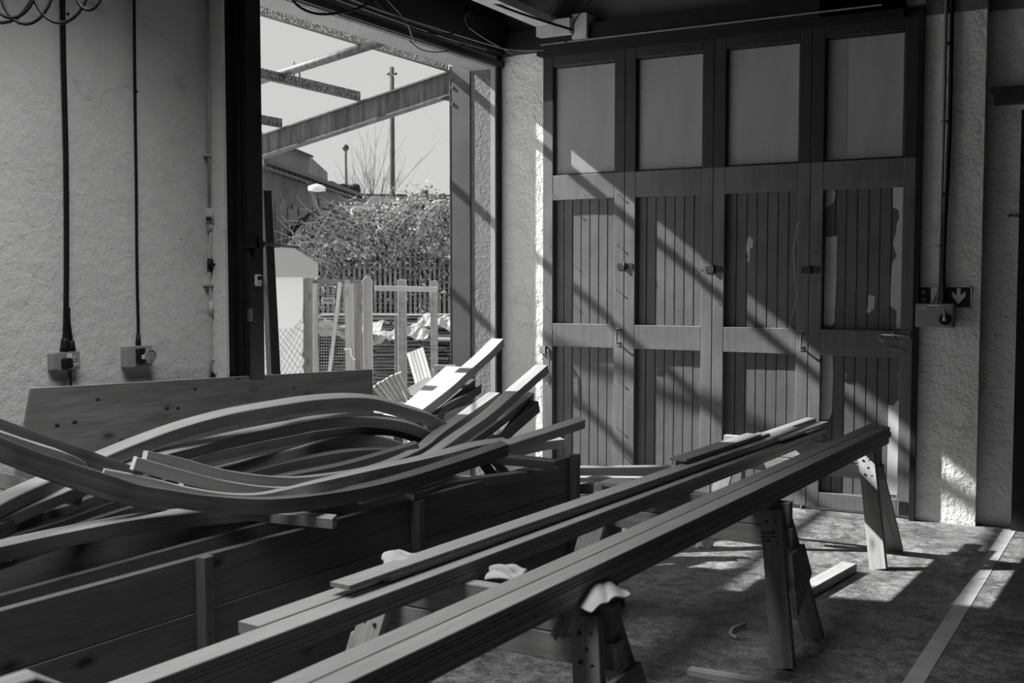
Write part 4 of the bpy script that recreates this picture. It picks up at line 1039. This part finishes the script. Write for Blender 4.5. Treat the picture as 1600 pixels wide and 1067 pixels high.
# bare tree
bt = at(578, 320, 42); b = MB(); rnd = random.Random(3)
def grow(p, dr, L, r, lv):
    P = [p]; q_ = p.copy(); dd = dr.copy()
    for i in range(5):
        dd = (dd + Vector((rnd.uniform(-.1, .1), rnd.uniform(-.1, .1), .05))).normalized(); q_ = q_ + dd * L / 5; P.append(q_.copy())
    b.tube(P, r, 5, r * .45, False)
    if lv:
        for k in range(4):
            s_ = P[rnd.randint(1, 4)]; a = (dd + RT * rnd.uniform(-.6, .6) + FW * rnd.uniform(-.4, .4) + Vector((0, 0, rnd.uniform(0, .4)))).normalized()
            grow(s_, a, L * rnd.uniform(.5, .75), r * .5, lv - 1)
base_t = Vector((bt.x, bt.y, 0))
tt = thing('bare_tree', 'leafless tree showing behind the ivy', 'tree', base_t)
grow(base_t, Vector((0, 0, 1)), 3.2, .14, 0)
for k in range(9): grow(base_t + Vector((0, 0, 2.4)), (Vector((0, 0, 1)) + RT * (-.34 + k * .085) + FW * rnd.uniform(-.2, .2)).normalized(), rnd.uniform(1.9, 3.3), .026, 2)
build('branch', b, M['twig'], tt, kind='stuff')

# ------------------------------------------------------------------ palisade fence and ivy
pf = thing('palisade_fence', 'tall grey palisade fence half buried in ivy', 'fence', at(600, 440, 21))
fa, fb_ = at(470, 446, 21), at(760, 446, 23)
n_ = 38
for i in range(n_):
    p_ = fa.lerp(fb_, i / (n_ - 1)); b = MB()
    h_ = 2.15 + random.uniform(-.03, .03); u = (fb_ - fa).normalized(); u.z = 0
    a_ = Vector((p_.x, p_.y, -.02))
    b.prism([a_ - u * .03, a_ + u * .03, a_ + u * .03 + Vector((0, 0, h_)), a_ + Vector((0, 0, h_ + .07)), a_ - u * .03 + Vector((0, 0, h_))], FW * .02)
    build('pale', b, M['fence'], pf)
b = MB()
for z in (.45, 1.85):
    b.sweep([Vector((fa.x, fa.y, z)) + FW * .05, Vector((fb_.x, fb_.y, z)) + FW * .05], .04, .05)
build('fence_rail', b, M['fence'], pf)
hd = thing('ivy_hedge', 'great mound of ivy spilling over the palisade fence', 'hedge', at(600, 446, 22))
rnd = random.Random(11)
TOPL = [(425, 402), (445, 384), (470, 357), (490, 338), (510, 325), (540, 318), (570, 322), (600, 318), (620, 314), (640, 307), (668, 305), (690, 310), (707, 316), (760, 318)]
BOTL = [(425, 404), (445, 408), (470, 418), (497, 432), (520, 432), (560, 420), (600, 415), (640, 412), (668, 420), (700, 432), (760, 425)]
def interp(T, x):
    for (x0_, y0_), (x1_, y1_) in zip(T, T[1:]):
        if x0_ <= x <= x1_: return y0_ + (y1_ - y0_) * (x - x0_) / (x1_ - x0_)
    return T[-1][1]
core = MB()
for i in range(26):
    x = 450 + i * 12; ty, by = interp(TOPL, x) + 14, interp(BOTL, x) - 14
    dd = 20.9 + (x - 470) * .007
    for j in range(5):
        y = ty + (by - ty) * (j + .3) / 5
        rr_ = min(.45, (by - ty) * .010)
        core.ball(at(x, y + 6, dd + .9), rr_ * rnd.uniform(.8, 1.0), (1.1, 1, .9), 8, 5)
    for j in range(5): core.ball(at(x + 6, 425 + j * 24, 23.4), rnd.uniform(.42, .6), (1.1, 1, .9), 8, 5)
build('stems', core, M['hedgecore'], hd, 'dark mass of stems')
lf = MB()
def leaf(c, sz):
    n1 = Vector((rnd.gauss(0, 1), rnd.gauss(0, 1), rnd.gauss(0, 1) + .4)).normalized(); t1_ = n1.orthogonal().normalized(); t2_ = n1.cross(t1_)
    a = rnd.uniform(0, 6.28); u = t1_ * math.cos(a) + t2_ * math.sin(a); v_ = n1.cross(u)
    k = len(lf.v); lf.v += [c - u * sz, c + v_ * sz * .55 + n1 * sz * .2, c + u * sz, c - v_ * sz * .55 + n1 * sz * .2]; lf.face((k, k + 1, k + 2, k + 3))
for i in range(15000):
    x = rnd.uniform(426, 760); ty, by = interp(TOPL, x), interp(BOTL, x)
    v_ = rnd.random() ** .9; y = ty + (by - ty) * v_ + rnd.gauss(0, 3)
    if v_ > .8: y += rnd.random() ** 2.5 * 75
    lump = math.sin(x * .07) * math.sin(y * .09 + x * .03)
    dd = 20.9 + (x - 470) * .007 - .75 * math.sin(math.pi * min(1, max(0, (y - ty) / (by - ty + 1)))) - .25 * lump + rnd.uniform(-.1, .35)
    leaf(at(x, y, dd), rnd.uniform(.028, .062))
for i in range(120):
    x = rnd.choice([642, 668, 690, 560, 665]) + rnd.gauss(0, 7); leaf(at(x, interp(TOPL, max(430, min(750, x))) - abs(rnd.gauss(0, 8)) + 3, 20.8), rnd.uniform(.035, .06))
build('ivy_leaves', lf, M['leaf'], hd, 'small ivy leaves', kind='stuff')
tw = MB()
for i in range(240):
    x = rnd.uniform(430, 705); y = interp(TOPL, x) + rnd.uniform(0, 60); p_ = at(x, y, 20.0 + (x - 470) * .007)
    P = [p_]
    dr = (RT * rnd.gauss(0, .6) + Vector((0, 0, rnd.gauss(0, .4)))).normalized()
    for k in range(4): dr = (dr + RT * rnd.gauss(0, .25) + Vector((0, 0, -.12))).normalized(); P.append(P[-1] + dr * .15 - FW * .02)
    tw.tube(P, .007, 3, .003, False)
build('runners', tw, M['wire'], hd, 'pale dry runners', kind='stuff')
cr = MB()
for i in range(90):
    p_ = at(rnd.uniform(520, 620), rnd.uniform(277, 300), 34)
    cr.ball(p_, rnd.uniform(.15, .3), (1, 1, .7), 6, 4)
cr2 = MB()
for i in range(60): cr2.ball(at(510 + rnd.random() * 50, 290 + rnd.random() * 14, 31), rnd.uniform(.1, .22), (1, 1, .8), 6, 4)
tag(build('distant_shrub', cr2, M['hedgecore']), 'dark shrub over the end of the shed roof', 'shrub')

# ------------------------------------------------------------------ white cabin
cb = thing('white_cabin', 'smooth white cabin with a chamfered grey top', 'cabin', at(455, 520, 12))
d = 11.5
b = MB(); b.prism([at(380, 385, d), at(460, 388, d), at(497, 411, d), at(497, 433, d), at(380, 433, d)], FW * 2.0 - RT * 1.1); build('cabin_top', b, M['cabinroof'], cb, 'grey chamfered upper shell')
b = MB(); q_ = [at(380, 433, d + .03), at(496, 433, d + .03)]; b.prism([Vector((q_[0].x, q_[0].y, -.02)), Vector((q_[1].x, q_[1].y, -.02)), q_[1], q_[0]], FW * 1.95 - RT * 1.1); build('cabin_wall', b, M['cabin'], cb)

# ------------------------------------------------------------------ mesh fences
def plane_pt(a, b_, u, z): return Vector((a.x + (b_.x - a.x) * u, a.y + (b_.y - a.y) * u, z))
def gp(x, d_): p_ = at(x, 435, d_); return Vector((p_.x, p_.y, -.02))
a_, b_ = gp(400, 9.0), gp(476, 9.5); L_ = (b_ - a_).length
b = MB(); st = .062
def topz(u): return 1.20 + (.10 * max(0, u - .75) * 4) - .02 * math.sin(u * 3)
k = -40
while k * st < L_ + 1.5:
    for sgn in (1, -1):
        P = []
        for j in range(2):
            z = 0 if j == 0 else 1.3
            u = (k * st + sgn * z * .8) / L_; P.append((u, z))
        (u0, z0), (u1, z1) = P
        if max(u0, u1) < 0 or min(u0, u1) > 1: continue
        def cl(u_): return z0 + (z1 - z0) * (u_ - u0) / (u1 - u0)
        lo_, hi_ = (u0, u1) if u0 < u1 else (u1, u0); lo2, hi2 = max(lo_, 0), min(hi_, 1)
        A3, B3 = plane_pt(a_, b_, lo2, min(cl(lo2), topz(lo2))), plane_pt(a_, b_, hi2, min(cl(hi2), topz(hi2)))
        b.tube([A3, B3], .0022, 3, None, False)
    k += 1
tag(build('chain_link_fence', b, M['wiredark']), 'sagging chain-link mesh in front of the white cabin', 'fence')
b = MB(); rnd = random.Random(5); p_ = gp(474, 9.4); P = [Vector((p_.x + rnd.gauss(0, .006), p_.y + rnd.gauss(0, .006), .0 + i * .05)) for i in range(29)]
b.tube(P, .012, 5)
for i in range(20):
    q_ = P[rnd.randint(3, 28)]; b.tube([q_, q_ + RT * rnd.uniform(-.07, .07) + Vector((0, 0, rnd.uniform(-.02, .05)))], .002, 3, None, False)
tag(build('twisted_wire_edge', b, M['wiredark']), 'knotted wire edge of the chain-link beside the timber gatepost', 'wire')
def gpost(x0_, x1_, yt, d_, label, mat, name='timber_post', dep=.10, peak=False, taper=1.0):
    q0, q1 = at(x0_, yt, d_), at(x1_, yt, d_); wd = (q1 - q0).length
    f0, f1 = Vector((q0.x, q0.y, -.02)), Vector((q1.x, q1.y, -.02)); m_ = q0.lerp(q1, .5)
    poly = [f0, f1, q1, m_ + Vector((0, 0, .04 if peak else .004)), q0]
    ff = Vector((FW.x, FW.y, 0)).normalized()
    return tag(build(name, MB().prism(poly, ff * dep, True), M[mat], None, None, .006), label, 'post')
gpost(473, 489, 434, 9.6, 'broad square gatepost next to the white cabin', 'oldwood')
gate = thing('mesh_gate', 'timber-framed wire mesh gate with a small sign and a white brace', 'gate', gp(520, 9.5))
dg = 9.55
def gbar(x0_, y0_, x1_, y1_, w_, mat='palepine', nm='gate_rail', d_=dg, lab=None):
    p_, q_ = at(x0_, y0_, d_), at(x1_, y1_, d_)
    return build(nm, MB().sweep([p_, q_], w_, .035, 0, tuple(-FW), .05, False), M[mat], gate, lab)
gbar(493, 436, 493, 722, .038, 'palepine', 'gate_stile'); gbar(545, 437, 548, 722, .07, 'palepine', 'gate_stile'); gbar(489, 440, 562, 440, .034, 'oldwood')
gbar(532, 441, 502, 690, .03, 'whitewood', 'brace', dg - .03, 'pale diagonal brace')
gbar(489, 700, 562, 702, .05, 'oldwood')
def weld(x0_, x1_, y0_, y1_, nx_, nz, d_, parent=None, r=.0018):
    b = MB()
    for i in range(nx_ + 1): x = x0_ + (x1_ - x0_) * i / nx_; b.tube([at(x, y0_, d_), at(x, y1_, d_)], r, 3, None, False)
    for j in range(nz + 1): y = y0_ + (y1_ - y0_) * j / nz; b.tube([at(x0_, y, d_), at(x1_, y, d_)], r, 3, None, False)
    return b
build('wire_mesh', weld(495, 541, 443, 698, 12, 56, dg + .02), M['wire'], gate, 'welded wire mesh')
sp = at(513, 469, dg - .02); b = MB(); b.prism([sp - RT * .055 - Vector((0, 0, .026)), sp + RT * .055 - Vector((0, 0, .026)), sp + RT * .062, sp + RT * .055 + Vector((0, 0, .026)), sp - RT * .055 + Vector((0, 0, .026)), sp - RT * .062], FW * .006)
sg = build('gate_sign', b, M['fascia'], gate, 'small grey name sign')
b = MB(); rs = random.Random(9)
for k_ in range(10):
    q_ = sp - RT * (.043 - k_ * .009) - FW * .003
    b.prism([q_ + Vector((0, 0, -.008)), q_ + RT * .006 + Vector((0, 0, -.008)), q_ + RT * .005 + Vector((0, 0, rs.uniform(.004, .009))), q_ + Vector((0, 0, .008))], FW * .002)
for z_ in (-.016, .015): b.prism([sp - RT * .048 - FW * .003 + Vector((0, 0, z_)), sp + RT * .048 - FW * .003 + Vector((0, 0, z_)), sp + RT * .048 - FW * .003 + Vector((0, 0, z_ + .003)), sp - RT * .048 - FW * .003 + Vector((0, 0, z_ + .003))], FW * .002)
build('sign_writing', b, M['signgreen'], sg, 'worn dark writing', kind='stuff')
b = MB(); q_ = at(538, 546, dg - .05); b.tube(spline([q_, q_ + RT * .05 + Vector((0, 0, .01)), q_ + RT * .06 - Vector((0, 0, .05)), q_ + RT * .09 - Vector((0, 0, .09))], 4), .008, 6)
build('tie', b, M['white'], gate, 'pale knotted tie')
gpost(552, 563, 440, 9.9, 'narrow grey post right behind the gate stile', 'oldwood')
gpost(566, 580, 437, 9.7, 'tall pale double post with a pointed top', 'palepine', peak=True)
gpost(621, 634, 437, 10.6, 'speckled concrete fence post left of the leaning panels', 'concrete')
gpost(616, 621, 492, 10.9, 'thin dark stake behind the speckled post', 'oldwood', 'stake', .05)
gpost(672, 683, 439, 10.6, 'rightmost grey fence post beside the steel column', 'concrete')
tag(build('top_rail', MB().sweep([at(586, 446, 10.3), at(684, 448, 10.4)], .035, .05, 0, (0, 0, 1)), M['fascia']), 'pale speckled rail joining the fence posts', 'rail')
tag(build('top_rail', MB().sweep([at(560, 438, 9.8), at(572, 439, 9.8)], .035, .04, 0, (0, 0, 1)), M['oldwood']), 'short rail between the gate and the pointed post', 'rail')
tag(build('wire_fence', weld(580, 684, 452, 612, 14, 22, 10.5, None, .0016), M['wiredark']), 'fine wire mesh strung between the fence posts', 'fence')
tag(build('leaning_pole', MB().sweep([at(552, 500, 10.0), at(563, 640, 9.9)], .03, .03, 0, tuple(-FW), .1, False), M['oldwood']), 'thin grey stick leaning behind the gate', 'stick')

# stacks of old boards under sheeting
rnd = random.Random(21)
def bstack(x0_, x1_, d_, ztop, label, name='board_stack', n_=16):
    t_ = thing(name, label, 'timber stack', gp((x0_ + x1_) / 2, d_))
    a_, b_ = gp(x0_, d_), gp(x1_, d_); z = 0
    mb = MB(); cnt = 0
    while z < ztop:
        h_ = rnd.uniform(.018, .035); k0, k1 = rnd.uniform(-.02, .08), rnd.uniform(.92, 1.03); sh = FW * rnd.uniform(-.05, .05)
        m_ = rnd.uniform(.35, .65)
        for (p0, p1) in ((k0, m_), (m_ + .01, k1)):
            A3, B3 = a_.lerp(b_, p0) + sh * rnd.random(), a_.lerp(b_, p1) + sh
            A3.z = z + h_ + rnd.uniform(-.004, .004); B3.z = z + h_ + rnd.uniform(-.008, .008); mb.sweep([A3, B3], rnd.uniform(.5, .7), h_)
        z += h_ + .012
    build('boards', mb, M['stacked'], t_, 'layered old boards', kind='stuff')
    return t_
bstack(485, 600, 12.6, 1.02, 'low stack of old boards seen through the gate')
bstack(585, 668, 12.2, .98, 'stack of old boards between the pointed post and the speckled post')
bstack(660, 740, 12.0, .95, 'dark stack of boards beside the steel column')
bstack(480, 760, 15.0, 1.10, 'long pale stack of boards at the foot of the palisade fence')
def sheet(label, x0_, x1_, d_, z, dep=.8, seed=1):
    rn_ = random.Random(seed); n1, n2_ = 26, 8; a_, b_ = gp(x0_, d_), gp(x1_, d_); mb = MB(); ff = Vector((FW.x, FW.y, 0)).normalized()
    ph = [rn_.uniform(0, 6) for _ in range(6)]
    for i in range(n1 + 1):
        for j in range(n2_ + 1):
            u, v_ = i / n1, j / n2_
            p_ = a_.lerp(b_, u) + ff * (v_ - .45) * dep; edge = max(0, .3 - v_) * .5
            p_.z = z + .018 * math.sin(u * 17 + ph[0] + v_ * 5) + .008 * math.sin(u * 41 + ph[1] - v_ * 9) + .035 * math.sin(u * 5 + ph[2]) - edge * .6 + rn_.uniform(-.008, .008)
            mb.v.append(p_)
    for i in range(n1):
        for j in range(n2_):
            k = i * (n2_ + 1) + j; mb.face((k, k + n2_ + 1, k + n2_ + 2, k + 1))
    o = build('plastic_sheet', mb, M['tarp']); s = o.modifiers.new('solid', 'SOLIDIFY'); s.thickness = .006
    return tag(o, label, 'sheet')
sheet('crumpled sheeting draped over the board stack seen through the gate', 492, 600, 12.5, 1.08, .9, 3)
sheet('crumpled sheeting over the middle board stack', 588, 672, 12.1, 1.04, .9, 5)
sheet('pale sheeting heaped over the right end of the board stacks', 655, 745, 12.9, 1.13, .9, 8)

# pieces leaning beyond the doorway
bench = thing('sloping_plank', 'thick plank sloping up behind the leaning slats', 'plank', gp(640, 8.6))
build('plank_body', MB().sweep([at(604, 642, 8.2), at(640, 614, 8.5), at(676, 592, 8.9)], .12, .07, math.radians(18)), M['timber'], bench)
for x_, y_, d_ in ((612, 640, 8.27), (668, 600, 8.8)):
    q_ = at(x_, y_, d_); build('support_block', MB().box((q_.x - .06, q_.y - .06, -.02), (q_.x + .06, q_.y + .06, q_.z - .04)), M['oldwood'], bench)
sl_ = [((584, 604), (611, 624)), ((591, 598), (617, 622)), ((598, 595), (622, 620)), ((604, 591), (628, 618)), ((611, 587), (632, 617)), ((619, 584), (638, 612)), ((624, 582), (640, 612))]
names = ['leftmost and lowest', 'second from the left', 'third from the left', 'fourth, in the middle', 'fifth from the left', 'second from the right', 'rightmost and steepest']
for i, (p_, q_) in enumerate(sl_):
    A3, B3 = at(p_[0], p_[1], 8.10 + i * .05), at(q_[0], q_[1] + 9, 8.17 + i * .05)
    tag(build('pale_board', MB().sweep([B3, A3], .028, .02, 0, tuple(-FW), .08, False), M['whitewood']), 'short pale board leaning by the plywood, %s of the row' % names[i], 'board', 'short pale boards leaning in a row')
pq = [(635, 552), (641, 549), (646, 548), (652, 546), (658, 544), (661, 543)]
pn = thing('slatted_panel', 'small pale slatted panel leaning on the sloping plank', 'panel', at(655, 604, 8.9))
tl, tr_, br_, bl = at(635, 552, 9.05), at(661, 542, 9.05), at(675, 592, 8.9), at(650, 606, 8.9)
for i in range(5):
    u0, u1 = i / 5 + .012, (i + 1) / 5 - .012
    build('slat', MB().prism([tl.lerp(tr_, u0), tl.lerp(tr_, u1), bl.lerp(br_, u1), bl.lerp(br_, u0)], FW * (.03 - .006 * (i % 2)), True), M['whitewood'], pn)
build('backing', MB().prism([tl + FW * .02, tr_ + FW * .02, br_ + FW * .02, bl + FW * .02], FW * .02), M['whitewood'], pn)
wt_ = thing('white_trestle', 'white painted trestle end outside beside the column', 'trestle', at(695, 600, 8.6))
b = MB(); b.sweep([at(678, 574, 8.6), at(712, 574, 8.6)], .04, .04, 0, tuple(-FW), .05, False); build('top_bar', b, M['whitewood'], wt_)
b = MB(); b.sweep([at(680, 575, 8.62), at(683, 600, 8.62), at(668, 640, 8.62)], .035, .03, 0, tuple(-FW), .05, False); build('leg', b, M['whitewood'], wt_)
b = MB(); b.prism([at(684, 578, 8.66), at(708, 578, 8.66), at(708, 592, 8.66), at(685, 594, 8.66)], FW * .02); build('panel_board', b, M['oldwood'], wt_)
